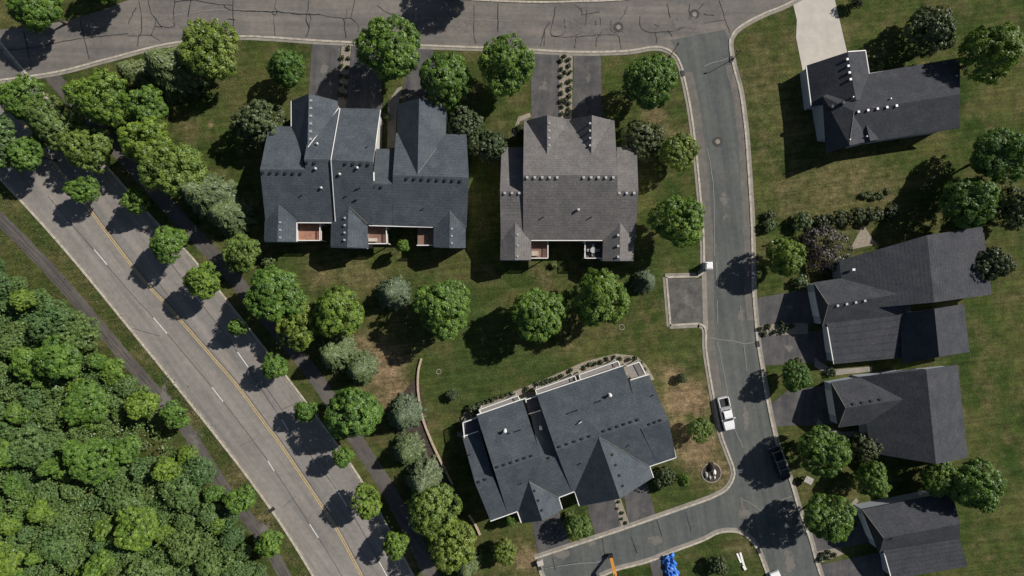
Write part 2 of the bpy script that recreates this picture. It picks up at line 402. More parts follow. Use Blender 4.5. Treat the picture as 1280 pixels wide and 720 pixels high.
# asphalt footpaths
PATH_L = [(-60, 215), (60, 335), (160, 451), (200, 497), (235, 540), (277, 605), (325, 668), (358, 722), (400, 800)]
PATH_R = [(60, 90), (190, 235), (235, 285), (275, 328), (340, 405), (400, 480), (450, 557), (485, 612), (515, 668), (545, 735), (570, 800)]
for pth, w in ((PATH_L, 2.35), (PATH_R, 2.7)):
    mb = MB(); ribbon(mb, smooth_line(px2w(pth), .4), w, 0.010, jag=.1); upfix(tag(mb.obj('footpath', M['path']), kind='structure'))
# driveways
DR = [[(390, 54), (426, 54), (423, 132), (385, 132)], [(440, 56), (477, 57), (478, 145), (428, 142)], [(512, 58), (540, 58), (556, 140), (500, 140)],
      [(664, 66), (698, 67), (700, 155), (664, 155)], [(717, 67), (751, 67), (752, 155), (716, 155)],
      [(664, 648), (697, 636), (713, 682), (673, 696)], [(733, 628), (767, 615), (777, 662), (745, 674)], [(779, 612), (808, 602), (820, 647), (786, 659)],
      [(944, 373), (1016, 360), (1030, 404), (948, 407)], [(949, 420), (1035, 412), (1042, 452), (953, 457)],
      [(962, 506), (984, 489), (1040, 480), (1050, 530), (970, 533)], [(1010, 665), (1085, 640), (1100, 676), (1018, 690)], [(1025, 706), (1100, 690), (1108, 730), (1034, 742)],
      [(812, 703), (833, 694), (848, 760), (828, 770)]]
sheet('driveway', DR, 0.034, M['drive'])
sheet('concrete_driveway', [[(990, 0), (996, 25), (995, 47), (1004, 92), (1062, 75), (1058, 62), (1043, -2), (1036, -30), (982, -16)]], 0.036, M['concrete'])
sheet('parking_pad', [[(835, 348), (881, 348), (882, 404), (838.5, 405)]], 0.036, M['pad'])
# beds and worn earth
sheet('gravel_bed', [[(571, 545), (573, 533), (580, 515), (594, 506), (640, 490), (690, 470), (730, 452), (770, 442), (795, 445), (808, 456), (818, 474), (800, 480), (660, 520), (585, 550)]], 0.040, M['gravel'])
sheet('gravel_strip', [[(699, 67), (716, 67), (715, 150), (699, 150)], [(427, 58), (439, 58), (432, 140), (422, 140)], [(767, 622), (774, 618), (787, 655), (777, 660)],
                       [(946, 408), (975, 404), (1010, 404), (1010, 417), (950, 420)], [(1018, 690), (1048, 684), (1055, 692), (1024, 704)], [(640, 168), (648, 146), (662, 141), (664, 146), (650, 152), (644, 172)]], 0.042, M['gravel'])
sheet('mulch_bed', [[(524, 470), (528, 500), (538, 545), (556, 590), (580, 630), (560, 640), (530, 625), (505, 580), (495, 530), (505, 490)]], 0.040, M['mulch'], True)
sheet('worn_earth', [[(1076, 286), (1080, 282), (1090, 298), (1098, 305), (1062, 312)]], 0.040, M['gravel'])
sheet('front_walk', [[(485, 128), (497, 110), (503, 108), (500, 122), (496, 140), (494, 185), (484, 185)], [(1018, 446), (1025, 452), (1040, 462), (1090, 458), (1090, 464), (1036, 470), (1018, 458)],
                     [(1022, 522), (1030, 532), (1052, 540), (1080, 538), (1080, 546), (1045, 546), (1020, 532)], [(1054, 640), (1070, 622), (1073, 626), (1060, 644)]], 0.044, M['gutterc'])
# kerbs
mb = MB(); gt = MB()
K = [([(-80, 110), (60, 92), (130, 75), (210, 55), (292, 46), (340, 47), (400, 51), (530, 57), (640, 61), (715, 65), (780, 64), (815, 59), (832, 61), (845, 70), (852, 84), (854, 92), (862, 130), (868, 172), (874, 230), (879, 290), (880, 334)], -1), ([(880, 334), (878, 341), (872, 345.5)], -1), ([(872.5, 345.5), (831.5, 346.5)], -1), ([(833, 346.5), (838, 408)], -1), ([(837, 406.5), (874, 404.5)], -1), ([(873, 404.5), (880, 408), (882.3, 416), (883, 440), (892, 496), (901, 540), (909, 563), (917, 585), (917, 597), (908, 612), (890, 622), (880, 626), (820, 647), (780, 661), (735, 676), (668, 698)], -1),
     ([(670, 700), (680, 728), (694, 755)], 1),
     ([(1060, -40), (990, 2), (955, 17), (927, 32), (915, 44), (912, 56), (916, 80), (925, 115), (930, 150), (933, 180), (938, 255), (940, 305), (941, 360), (944, 400), (947, 430), (953, 467), (960, 507), (967, 540), (974, 565), (988, 602), (998, 635), (1011, 670), (1024, 715), (1052, 790), (1078, 860)], 1),
     ([(750, 721), (772, 712), (810, 702), (840, 690), (880, 675), (895, 667), (912, 664), (927, 667), (940, 677), (948, 690), (958, 716), (985, 790), (1010, 860)], 1)]
for pts, sd in K:
    kerb_line(mb, pts, 0.42, 0.13)
    ribbon(gt, smooth_line(px2w(pts), 0.7), 0.5, 0.048, 0.46 * sd)
ribbon(gt, px2w([(880, 340), (882, 412)]), 0.9, 0.048)
kerb_line(mb, TOP_UP[3:11], 0.42, 0.13)
kerb_line(mb, AV_L, 0.40, 0.13, -0.1); kerb_line(mb, AV_R, 0.40, 0.13, 0.1)
ribbon(gt, smooth_line(px2w(AV_L), 0.7), 0.45, 0.048, 0.34); ribbon(gt, smooth_line(px2w(AV_R), 0.7), 0.45, 0.048, -0.34)
tag(mb.obj('kerb', M['curb']), kind='structure'); upfix(tag(gt.obj('gutter_strip', M['gutterc']), kind='structure'))
# markings
YC = [(20, 142), (90, 233), (160, 326), (187, 359), (211, 384), (267, 448), (297, 483), (336, 536), (349, 553), (400, 629), (420, 660), (452, 720), (490, 800)]
mb = MB(); yl = smooth_line(px2w(YC), 1.0)
ribbon(mb, yl, 0.15, 0.052, 0.17); ribbon(mb, yl, 0.15, 0.052, -0.17)
upfix(tag(mb.obj('yellow_centre_line', M['yellow']), kind='structure'))
mb = MB()
for a, b in (((192, 397), (209, 417)), ((265, 484), (279, 502)), ((335, 576), (343, 589)), ((387, 655), (398, 672)), ((297, 440), (311, 460)), ((421, 612), (434, 633)), ((474, 702), (486, 724)), ((352, 524), (361, 538)), ((118, 312), (134, 331)), ((238, 361), (252, 379))):
    ribbon(mb, px2w([a, b]), 0.17, 0.052)
upfix(tag(mb.obj('white_lane_dash', M['white_paint']), kind='structure'))
mb = MB()
for ln in ([(60, 245), (160, 362), (192, 397), (265, 484), (335, 576), (387, 655), (428, 720), (460, 780)], [(120, 205), (238, 361), (297, 440), (352, 524), (421, 612), (474, 702), (510, 780)]):
    ribbon(mb, smooth_line(px2w(ln), 1.2), 0.07, 0.050, jag=0.02)
for a, b in (((299, 558), (320, 548)), ((352, 635), (370, 620)), ((197, 352), (230, 395)), ((330, 480), (358, 520)), ((380, 500), (352, 512)), ((200, 420), (165, 440 - 30))):
    ribbon(mb, px2w([a, b]), 0.06, 0.050)
ribbon(mb, smooth_line(px2w(YC), 1.0), 0.05, 0.050, 0.5)
pl = smooth_line(px2w(PATH_L), .5)
for off in (-.75, -.2, .45):
    for k in range(0, len(pl) - 12, 9):
        if random.random() < .8: ribbon(mb, pl[k:k + random.randint(6, 11)], random.uniform(.05, .16), 0.0505, off + random.uniform(-.12, .12), jag=.05)
upfix(tag(mb.obj('pavement_seam', M['seam']), kind='structure'))
c1 = lambda *p: cr(160, 0, 4, p)
c2 = lambda *p: cr(400, 0, 4, p)
c3 = lambda *p: cr(640, 0, 4, p)
c4 = lambda *p: cr(880, 0, 4, p)
c7 = lambda *p: cr(640, 540, 4, p)
CRK = [c1((55, 0), (65, 60), (70, 150), (55, 180), (50, 230)), c1((0, 180), (60, 178), (110, 175), (160, 205)), c1((100, 0), (120, 70), (140, 95), (130, 150), (115, 175)), c1((140, 95), (170, 140)),
       c1((135, 130), (170, 135), (230, 135)), c1((235, 0), (230, 60), (232, 135)), c1((315, 0), (305, 60), (303, 120)), c1((235, 10), (320, 0), (400, 15), (480, 25), (525, 28)),
       c1((480, 25), (500, 45), (560, 55), (730, 60), (870, 72), (960, 72)), c1((527, 0), (525, 100), (530, 170)), c1((500, 95), (540, 100)), c1((742, 0), (735, 40), (720, 60), (735, 75), (748, 60), (735, 40)),
       c1((735, 75), (728, 110), (735, 140), (735, 180)), c1((903, 0), (900, 60), (890, 100), (905, 140), (892, 185)), c1((905, 60), (915, 100), (900, 140)), c1((0, 120), (40, 40)),
       c2((0, 72), (60, 85), (120, 92), (155, 92), (195, 135), (190, 160)), c2((155, 92), (175, 0)), c2((120, 92), (130, 190)), c2((135, 45), (130, 90)),
       c2((285, 25), (330, 60), (380, 75), (450, 90)), c2((770, 25), (770, 150), (778, 220)), c2((890, 15), (890, 160)), c2((500, 70), (490, 120), (465, 160)), c2((465, 60), (465, 150)),
       c3((220, 30), (205, 100), (195, 165), (215, 182), (265, 165), (262, 95)), c3((310, 25), (345, 45), (350, 75)), c3((375, 50), (370, 130), (390, 150), (415, 145), (418, 100)), c3((345, 75), (440, 60)),
       c3((195, 180), (300, 185), (360, 150)), c3((320, 180), (315, 240)), c3((190, 110), (165, 150), (140, 235)), c3((165, 160), (160, 230)), c3((440, 90), (445, 170), (425, 190), (420, 235)),
       c3((320, 185), (440, 175), (520, 175)), c3((500, 100), (495, 150), (530, 175), (547, 245)), c3((640, 80), (640, 130), (680, 160), (760, 160), (830, 150), (900, 120)),
       c3((710, 125), (735, 130), (715, 145)), c3((780, 150), (800, 185)), c3((715, 160), (725, 215)), c3((890, 20), (885, 60), (905, 75)), c3((960, 15), (910, 70), (830, 150)), c3((580, 30), (560, 70), (540, 100)),
       c3((775, 20), (790, 90)), c4((0, 70), (50, 78)), c4((75, 0), (130, 165)), c4((0, 115), (105, 100)),
       c7((450, 530), (462, 600), (475, 620)), c7((592, 520), (625, 605)), c7((725, 440), (755, 540)), c7((868, 400), (895, 500)), c7((205, 630), (215, 690)), c7((160, 680), (330, 650)),
       [(-60, 60), (20, 62), (90, 50), (160, 42)], [(30, 40), (40, 88)], [(100, 25), (112, 75)]]
mb = MB()
for ln in CRK:
    p = smooth_line(px2w(ln), 0.5)
    p = [q + Vector((random.gauss(0, .05), random.gauss(0, .05))) for q in p]
    w0 = random.uniform(.09, .17)
    for k in range(0, len(p) - 1, 3): ribbon(mb, p[k:k + 4], w0 * random.uniform(.45, 1.1), 0.056, jag=0.02)
upfix(tag(mb.obj('crack_sealant', M['seal']), kind='structure'))
mb = MB()
for ln in ([(160, 40), (200, 25), (240, 16), (295, 12), (400, 17)], [(505, 22), (575, 24), (640, 26)], cr(880, 360, 4, [(20, 248), (80, 258), (150, 265), (200, 278), (250, 272)]), cr(880, 360, 4, [(65, 60), (68, 180)]),
           cr(880, 360, 4, [(65, 270), (80, 330), (110, 480), (115, 540)]), cr(880, 180, 4, [(15, 20), (40, 150), (50, 300), (52, 560)]), cr(880, 180, 4, [(62, 590), (65, 720)]), cr(880, 360, 4, [(150, 700), (158, 720)]),
           cr(880, 540, 4, [(160, 0), (195, 80)]), cr(880, 540, 4, [(180, 330), (240, 360), (300, 405)]), cr(880, 540, 4, [(185, 340), (205, 420)]), cr(880, 540, 4, [(380, 340), (440, 322)]), cr(880, 0, 4, [(0, 330), (60, 310), (130, 290)]),
           cr(640, 540, 4, [(140, 685), (300, 660), (430, 650), (480, 620)]), cr(880, 360, 4, [(180, 90), (190, 160)]), cr(880, 360, 4, [(200, 290), (215, 420)])):
    ribbon(mb, smooth_line(px2w(ln), 0.4), 0.14, 0.056, jag=0.07)
upfix(tag(mb.obj('pale_crack', M['pale']), kind='structure'))
def scuffmat():
    m, nt, out = new_mat('scuffed_asphalt')
    a = noise(nt, 1.3, 8, 0.75); e = noise(nt, 0.35, 3, 0.6)
    mm = N(nt, 'ShaderNodeMath', operation='ADD'); nt.links.new(a, mm.inputs[0]); nt.links.new(e, mm.inputs[1])
    at = N(nt, 'ShaderNodeAttribute', attribute_name='edge')
    m2 = N(nt, 'ShaderNodeMath', operation='ADD'); nt.links.new(mm.outputs[0], m2.inputs[0]); nt.links.new(at.outputs['Fac'], m2.inputs[1])
    al = ramp(nt, m2.outputs[0], [(0.0, (0, 0, 0)), (1.0, (1, 1, 1))])
    al.color_ramp.elements[0].position = .80; al.color_ramp.elements[1].position = .98
    d = N(nt, 'ShaderNodeBsdfDiffuse'); d.inputs[0].default_value = (.21, .195, .175, 1)
    t = nt.nodes.new('ShaderNodeBsdfTransparent'); mx = nt.nodes.new('ShaderNodeMixShader')
    sc_ = N(nt, 'ShaderNodeMath', operation='MULTIPLY'); sc_.inputs[1].default_value = .75; nt.links.new(al.outputs[0], sc_.inputs[0])
    nt.links.new(sc_.outputs[0], mx.inputs[0]); nt.links.new(t.outputs[0], mx.inputs[1]); nt.links.new(d.outputs[0], mx.inputs[2]); nt.links.new(mx.outputs[0], out.inputs[0])
    return m
M['scuff'] = scuffmat()
vs = []; fs = []; eg = []
for q, (cx, cy, rx, ry, s_) in enumerate(((700, 692, 30, 14, .1), (815, 674, 26, 13, .05), (742, 680, 24, 14, .0), (928, 640, 30, 26, .0), (985, 702, 18, 30, .02), (926, 400, 12, 45, -.05), (858, 376, 20, 26, .0), (920, 100, 14, 40, -.05), (905, 250, 14, 70, -.1), (560, 30, 90, 20, -.08), (740, 35, 80, 24, -.04), (860, 30, 40, 20, .0), (240, 25, 70, 22, -.12), (985, 640, 16, 40, -.02), (932, 520, 12, 50, -.08), (205, 500, 16, 50, .0), (245, 558, 18, 40, .02), (330, 672, 16, 40, .0), (680, 110, 14, 34, -.1), (735, 100, 12, 30, -.1), (405, 85, 14, 30, -.1), (985, 385, 26, 14, -.1), (985, 435, 26, 14, -.06))):
    n0 = len(vs); c = P(cx, cy); vs.append((c.x, c.y, .060 + q * .0006)); eg.append(.12 + s_)
    for k in range(24):
        a = k * math.pi / 12; vs.append((c.x + rx * S * math.cos(a), c.y + ry * S * math.sin(a), .060 + q * .0006)); eg.append(-.6)
    fs += [(n0, n0 + 1 + k, n0 + 1 + (k + 1) % 24) for k in range(24)]
me = bpy.data.meshes.new('scuff'); me.from_pydata(vs, [], fs)
at = me.attributes.new('edge', 'FLOAT', 'POINT'); at.data.foreach_set('value', np.array(eg, dtype=np.float32))
tag(link('pavement_scuff', me, M['scuff']), kind='structure')

# ------------------------------------------------------------------ street ironwork and small fixtures
for (x, y, lb) in ((773, 34, 'round iron manhole cover in the upper road, nearer the shrub strip'), (868, 18, 'round iron manhole cover by the junction of upper road and side street'), (897, 177, 'round iron manhole cover in the side street asphalt')):
    p = P(x, y); t = thing('manhole_cover', lb, 'manhole cover', p, group='manhole covers')
    MB().lathe((p.x, p.y, 0.058), [(0.95, 0), (0.93, 0.006), (0.46, 0.008)], 24).obj('rim', M['seam'], t)
    MB().lathe((p.x, p.y, 0.070), [(0.44, 0), (0.43, 0.012)], 20).obj('lid', M['gutterc'], t)
for (x, y, rt, lb) in ((853, 92, 0.2, 'dark storm drain inlet in the kerb at the junction corner'), (340, 637, -0.95, 'dark storm drain inlet in the avenue kerb'), (947, 430, 0.15, 'dark storm drain inlet in the kerb beside the double driveway'), (948, 688, 0.4, 'dark storm drain inlet in the kerb near the white planks'), (674, 709, 0.4, 'dark storm drain inlet at the end of the short street'), (914, 74, 0.1, 'dark storm drain inlet in the kerb by the corner lawn')):
    p = P(x, y); t = thing('storm_drain', lb, 'drain', p, group='storm drains')
    MB().box(p.x - .32, p.y - .55, .0, p.x + .32, p.y + .55, .15, rt, (p.x, p.y)).obj('inlet_box', M['black'], t)
    g = MB()
    for k in range(5): g.box(p.x - .28, p.y - .45 + k * .2, .15, p.x + .28, p.y - .40 + k * .2, .165, rt, (p.x, p.y))
    g.obj('grate', M['iron'], t)
def lamp(x, y, h, lb, ang):
    p = P(x, y); t = thing('street_lamp', lb, 'street lamp', p, group='street lamps')
    MB().lathe(p, [(0.16, 0), (0.15, 0.4), (0.07, 0.45), (0.05, h - .2)], 10).obj('pole', M['black'], t)
    d = Vector((math.cos(ang), math.sin(ang), 0))
    MB().tube([p + Vector((0, 0, h - .25)), p + d * .5 + Vector((0, 0, h))], [.05, .04]).obj('arm', M['black'], t)
    q = p + d * .7
    MB().box(q.x - .3, q.y - .14, h - .05, q.x + .3, q.y + .14, h + .1, ang, (q.x, q.y), .3).obj('lamp_head', M['black'], t)
lamp(837, 71, 4.4, 'black street lamp on the lawn corner beside the curved kerb', R(60))
lamp(916, 74, 4.2, 'black street lamp beside the kerb of the corner lawn', R(190))
lamp(224, 500, 4.4, 'slim dark street lamp between the avenue and the paved path', R(200))
p = P(1049, 338); t = thing('downspout_pole', 'thin white pole beside the dark roof on the right', 'pole', p)
MB().lathe(p, [(0.06, 0), (0.05, 4.5)], 8).obj('pole', M['white'], t); MB().box(p.x - .25, p.y - .2, 4.5, p.x + .25, p.y + .2, 4.75).obj('cap', M['white'], t)
# portable toilet
p = P(881.5, 332.5); t = thing('portable_toilet', 'white square portable toilet standing on the kerb beside the parking pad', 'portable toilet', p, R(2))
def loc(mb, name, mat, t, bevel=0, smooth=False): return link(name, mb.mesh(name, None, bevel, smooth), mat, t)
loc(MB().box(-.60, -.60, .12, .60, .60, 2.1), 'cabin', M['siding_blue'], t, .02)
loc(MB().box(-.66, -.66, 2.1, .66, .66, 2.22).box(-.6, -.6, 2.22, .6, .6, 2.36, taper=.18), 'roof', M['truckwhite'], t)
loc(MB().box(.60, -.38, .2, .63, .38, 2.0), 'door', M['white'], t, .01)
loc(MB().box(-.62, -.62, .02, .62, .62, .12), 'skid', M['black'], t)
loc(MB().lathe((-.4, .4, 2.3), [(.06, 0), (.06, .3)], 8), 'vent_pipe', M['grey_vent'], t)
# tan box on lawn by dark pickup
p = P(1006, 597); t = thing('mailbox_stand', 'tan box-shaped mailbox stand on the lawn near the dark pickup', 'mailbox', p, R(-25)); t.scale = (1.45, 1.45, 1.2)
loc(MB().box(-.45, -.35, .75, .45, .35, 1.25), 'box', M['tan'], t, .04)
loc(MB().box(-.52, -.42, 1.25, .52, .42, 1.32), 'lid', M['rock'], t)
for sx in (-.3, .3): loc(MB().box(sx - .06, -.06, 0, sx + .06, .06, .75), 'post', M['black'], t)
p = P(963, 303); t = thing('mailbox', 'small white mailbox on a dark post beside the side street lawn', 'mailbox', p)
loc(MB().box(-.05, -.05, 0, .05, .05, 1.05), 'post', M['black'], t); loc(MB().loft([[(x, .13 * math.cos(a), 1.18 + .15 * math.sin(a)) for a in [k * math.pi / 5 for k in range(10)]] for x in (-.25, .25)]), 'box', M['white'], t)
for (x, y, lb) in ((939, 345, 'pair of white mailboxes on the kerb beside the round tree shadow'), (1004, 664, 'pair of white mailboxes on the kerb in front of the large round tree')):
    p = P(x, y); t = thing('twin_mailbox', lb, 'mailbox', p, R(75), 'twin mailboxes')
    loc(MB().box(-.05, -.05, 0, .05, .05, 1.0).box(-.5, -.05, .95, .5, .05, 1.02), 'post', M['black'], t)
    for sx in (-.3, .3): loc(MB().loft([[(sx + .12 * math.cos(a), yy, 1.14 + .14 * math.sin(a)) for a in [k * math.pi / 5 for k in range(10)]] for yy in (-.25, .25)]), 'box', M['white'], t)
p = P(675, 701); t = thing('utility_cabinet', 'pale utility cabinet at the end of the short street', 'cabinet', p, R(18))
loc(MB().box(-.5, -.45, 0.0, .5, .45, 1.0), 'case', M['concrete'], t, .04); loc(MB().box(-.55, -.5, 1.0, .55, .5, 1.07), 'lid', M['concrete'], t)
p = P(1090, 297); o = MB()
# retaining wall
mb = MB(); pts = smooth_line(px2w([(527, 448), (523, 465), (523, 490), (528, 520), (538, 548), (552, 578), (566, 605)]), .6)
pts2 = smooth_line(px2w([(586, 643), (594, 655), (600, 668)]), .6)
for pp in (pts, pts2):
    n = len(pp); vs = []
    for i, q in enumerate(pp):
        d = (pp[min(i + 1, n - 1)] - pp[max(i - 1, 0)]).normalized(); nr = Vector((-d.y, d.x))
        for s_, z in ((-.17, 0), (-.17, .4), (.17, .4), (.17, 0)): vs.append((*(q + nr * s_), z))
    fs = [(i * 4 + k, i * 4 + k + 1, i * 4 + 5 + k, i * 4 + 4 + k) for i in range(n - 1) for k in range(3)] + [(0, 1, 2, 3), (4 * n - 1, 4 * n - 2, 4 * n - 3, 4 * n - 4)]
    mb.add(vs, fs)
p0 = P(528, 520); t = thing('retaining_wall', 'curved low tan block retaining wall between the mulch bed and lawn', 'wall', p0)
mb.obj('block_wall', M['wallstone'], t)
# edging rings on the lawn
for (x, y, r, lb) in ((548.5, 464.5, .5, 'small pale edging ring alone on the lawn above the lower house'), (777, 409, .55, 'small pale edging ring on the lawn at the foot of a round tree')):
    p = P(x, y); mb = MB(); ring = []
    for k in range(24):
        a = k * math.pi / 12; ring.append((math.cos(a), math.sin(a)))
    mb.loft([[(p.x + q * c_, p.y + q * s_, z) for q, z in ((r - .12, 0), (r - .12, .1), (r, .1), (r, 0))] for c_, s_ in ring + ring[:1]])
    tag(mb.obj('edging_ring', M['gravel']), lb, 'garden edging', 'edging rings')
# rock garden
p = P(889, 591); mb = MB()
mb.lathe((p.x, p.y, 0), [(1.95, 0.0), (1.9, .10), (1.74, .12), (1.70, .05)], 28)
t = thing('rock_garden_edging', 'round stone edging of the small rock garden on the corner lawn', 'garden edging', p)
mb.obj('stone_ring', M['gravel'], t); MB().lathe((p.x, p.y, .05), [(1.70, 0), (1.6, .03)], 24).obj('soil', M['mulch'], t)
def blob(c, r, sq=(1, 1, .7)):
    bm = bmesh.new(); bmesh.ops.create_icosphere(bm, subdivisions=2, radius=1)
    for v in bm.verts:
        k = r * random.uniform(.75, 1.15); v.co = Vector((v.co.x * k * sq[0], v.co.y * k * sq[1], v.co.z * k * sq[2]))
    me = bpy.data.meshes.new('rock'); bm.to_mesh(me); bm.free(); return me
for (x, y, r, mt, lb) in ((892.5, 590, .55, 'white', 'tall white boulder in the round rock garden'), (893, 596.5, .3, 'white', 'small white boulder below the tall one in the rock garden'), (882.5, 593, .5, 'rock', 'grey boulder on the left side of the rock garden'), (887, 597, .4, 'rock', 'grey boulder at the lower edge of the rock garden'), (889, 583, .9, 'mulch', 'dark brown boulder at the top of the rock garden')):
    p = P(x, y); o = link('boulder', blob(p, r, (.6, 1.1, .7)), M[mt]); o.location = (p.x, p.y, r * .35); tag(o, lb, 'boulder', 'boulders of the rock garden')
# white planks, blue tarp
for (a, b, w, lb) in (((921, 691.5), (926, 703), .35, 'shorter white plank lying on the corner lawn'), ((925, 690.5), (931, 711), .38, 'longer white plank lying on the corner lawn'), ((928.5, 706.5), (931.5, 711.5), .5, 'short white block lying across the end of the white planks')):
    p, q = P(*a), P(*b); d = (q - p); an = math.atan2(d.y, d.x); m_ = (p + q) / 2
    z0 = .16 if 'block' in lb else 0.0
    o = link('plank', MB().box(-d.length / 2, -w / 2, z0, d.length / 2, w / 2, z0 + .14).mesh('plank', None, .015), M['plank']); o.location = (m_.x, m_.y, 0); o.rotation_euler = (0, 0, an)
    tag(o, lb, 'plank', 'white planks on the corner lawn')
nu, nv = 40, 60; vs = []; q0, q1, q2 = P(826, 694), P(841, 690), P(835, 728); q3 = P(850, 724)
rg = np.random.default_rng(3); hz = rg.random((13, 9))
for j in range(nv):
    for i in range(nu):
        u, v = i / (nu - 1), j / (nv - 1)
        a = q0.lerp(q1, u); b = q2.lerp(q3, u); p = a.lerp(b, v)
        x_, y_ = v * 11, u * 7; xi, yi = int(x_), int(y_); fx, fy = x_ - xi, y_ - yi
        h = (hz[xi, yi] * (1 - fx) + hz[xi + 1, yi] * fx) * (1 - fy) + (hz[xi, yi + 1] * (1 - fx) + hz[xi + 1, yi + 1] * fx) * fy
        ed = min(1, 5 * min(u, 1 - u, v + .2, 1 - v))
        vs.append((p.x + .25 * math.sin(v * 19) * (u > .9 or u < .1), p.y, .07 + ed * (.25 + 1.0 * h)))
me = bpy.data.meshes.new('tarp'); me.from_pydata(vs, [], [(j * nu + i, j * nu + i + 1, (j + 1) * nu + i + 1, (j + 1) * nu + i) for j in range(nv - 1) for i in range(nu - 1)])
tag(link('tarp', me, M['tarp']), 'crumpled bright blue tarp lying over a heap beside the lower driveway', 'tarp')

# ------------------------------------------------------------------ houses
class House:
    def __init__(s, label, cx, cy, roofmat, wallmat, group=None, dh=0.0):
        s.dh = dh; s.p = P(cx, cy); s.t = thing('house', label, 'house', s.p); s.roof = MB(); s.wall = MB(); s.rm = roofmat; s.wm = wallmat; s.items = []
    def wing(s, A, B, a1, b1, a2, b2, hr, h1, h2, hipA=False, hipB=False, door=None, hrB=None, wall=True, win=True, insB=.22):
        hr += s.dh; h1 += s.dh; h2 += s.dh
        hb = hr if hrB is None else hrB
        rA, rB = P(*A, hr), P(*B, hb); e = [P(*a1, h1), P(*b1, h1), P(*a2, h2), P(*b2, h2)]
        T = .2
        for q in ((rA, rB, e[1], e[0]), (rA, e[2], e[3], rB)): s.roof.slab(q, T)
        if hipA: s.roof.slab((rA, e[0], e[2]), T)
        if hipB: s.roof.slab((rB, e[3], e[1]), T)
        # walls
        if wall:
            def ins(end, ridge, along, f, hip):
                d = ridge - end; hl = Vector((d.x, d.y)).length
                if hl < 1e-3: return end
                k = .4 / hl; q = end + d * k + along * f
                return q
            dr = (rB - rA); dr.z = 0; dr.normalize(); inA = .4 if hipA else .22; inB = .4 if hipB else insB
            foot = lambda E, rr: E
            pA = rA; pB = rB
            w = []
            for E, rr, sg, iv in ((e[0], rA, 1, inA), (e[2], rA, 1, inA), (e[1], rB, -1, inB), (e[3], rB, -1, inB)):
                perp = rr - E; perp = perp - dr * perp.dot(dr); ph = Vector((perp.x, perp.y)).length
                q = E + (perp * (.4 / ph) if ph > 1e-3 else Vector((0, 0, 0))) + dr * (sg * iv)
                q.z -= T + .02
                if (hipA and sg == 1) or (hipB and sg == -1): q.z = E.z - T - .02
                w.append(q)
            A1, A2, B1, B2 = w
            def put(q, t): return q + dr * (t - q.dot(dr))
            if not hipA:
                tA = max(rA.dot(dr), e[0].dot(dr), e[2].dot(dr)) + inA; A1, A2 = put(A1, tA), put(A2, tA)
            if not hipB:
                tB = min(rB.dot(dr), e[1].dot(dr), e[3].dot(dr)) - inB; B1, B2 = put(B1, tB), put(B2, tB)
            def bot(q): return Vector((q.x, q.y, 0))
            gA = rA + dr * inA; gA.z -= T + .02; gB = rB - dr * inB; gB.z -= T + .02
            # the end walls stay vertical: put the gable tip on the line between the two eave points
            def tip(g, q1, q2):
                d = q2 - q1; f = (g - q1).dot(d) / d.dot(d); f = min(.9, max(.1, f)); r_ = q1 + d * f; return Vector((r_.x, r_.y, g.z))
            gA = tip(gA, A1, A2); gB = tip(gB, B1, B2)
            vs = [bot(A1), bot(A2), bot(B1), bot(B2), A1, A2, B1, B2]
            fs = [(0, 2, 6, 4), (1, 5, 7, 3)]
            if hipA: fs.append((0, 4, 5, 1))
            else: vs.append(gA); fs.append((0, 4, len(vs) - 1, 5, 1))
            if hipB: fs.append((2, 3, 7, 6))
            else: vs.append(gB); fs.append((2, 3, 7, len(vs) - 1, 6))
            s.wall.add(vs, fs)
            s.items.append((A1, A2, -dr, door, win)); 
            s.last = (A1, A2, B1, B2, dr)
    def side_windows(s, q1, q2, n, z0=1.0, z1=2.3, w=1.1):
        for k in range(n):
            c = q1.lerp(q2, (k + .5) / n); s.panel('window', c, q2 - q1, w, z0, z1)
    def panel(s, kind, c, d, w, z0, z1, flip=1):
        d = Vector((d.x, d.y, 0)).normalized(); nr = Vector((d.y, -d.x, 0)) * flip
        cen = Vector((s.p.x, s.p.y, 0)); 
        def pl(hw, n0, n1, za, zb):
            a = c - d * hw; b = c + d * hw
            return MB().prism([(a + nr * n0).to_2d(), (b + nr * n0).to_2d(), (b + nr * n1).to_2d(), (a + nr * n1).to_2d()], za, zb)
        if kind == 'garage_door':
            o = pl(w / 2, -.02, .06, z0, z1).obj('garage_door', M['white'], s.t)
            g = MB()
            for k in range(1, 4):
                z = z0 + (z1 - z0) * k / 4; a = c - d * w / 2 + nr * .06; b = c + d * w / 2 + nr * .06; a2 = a + nr * .012; b2 = b + nr * .012
                g.prism([a.to_2d(), b.to_2d(), b2.to_2d(), a2.to_2d()], z - .015, z + .015)
            g.obj('panel_joint', M['grey_vent'], o)
        elif kind == 'front_door':
            pl(w / 2, -.02, .05, z0, z1).obj('door', M['red'], s.t)
        else:
            o = pl(w / 2 + .08, -.02, .05, z0 - .08, z1 + .08).obj('window', M['white'], s.t)
            pl(w / 2, .05, .065, z0, z1).obj('pane', M['glass'], o)
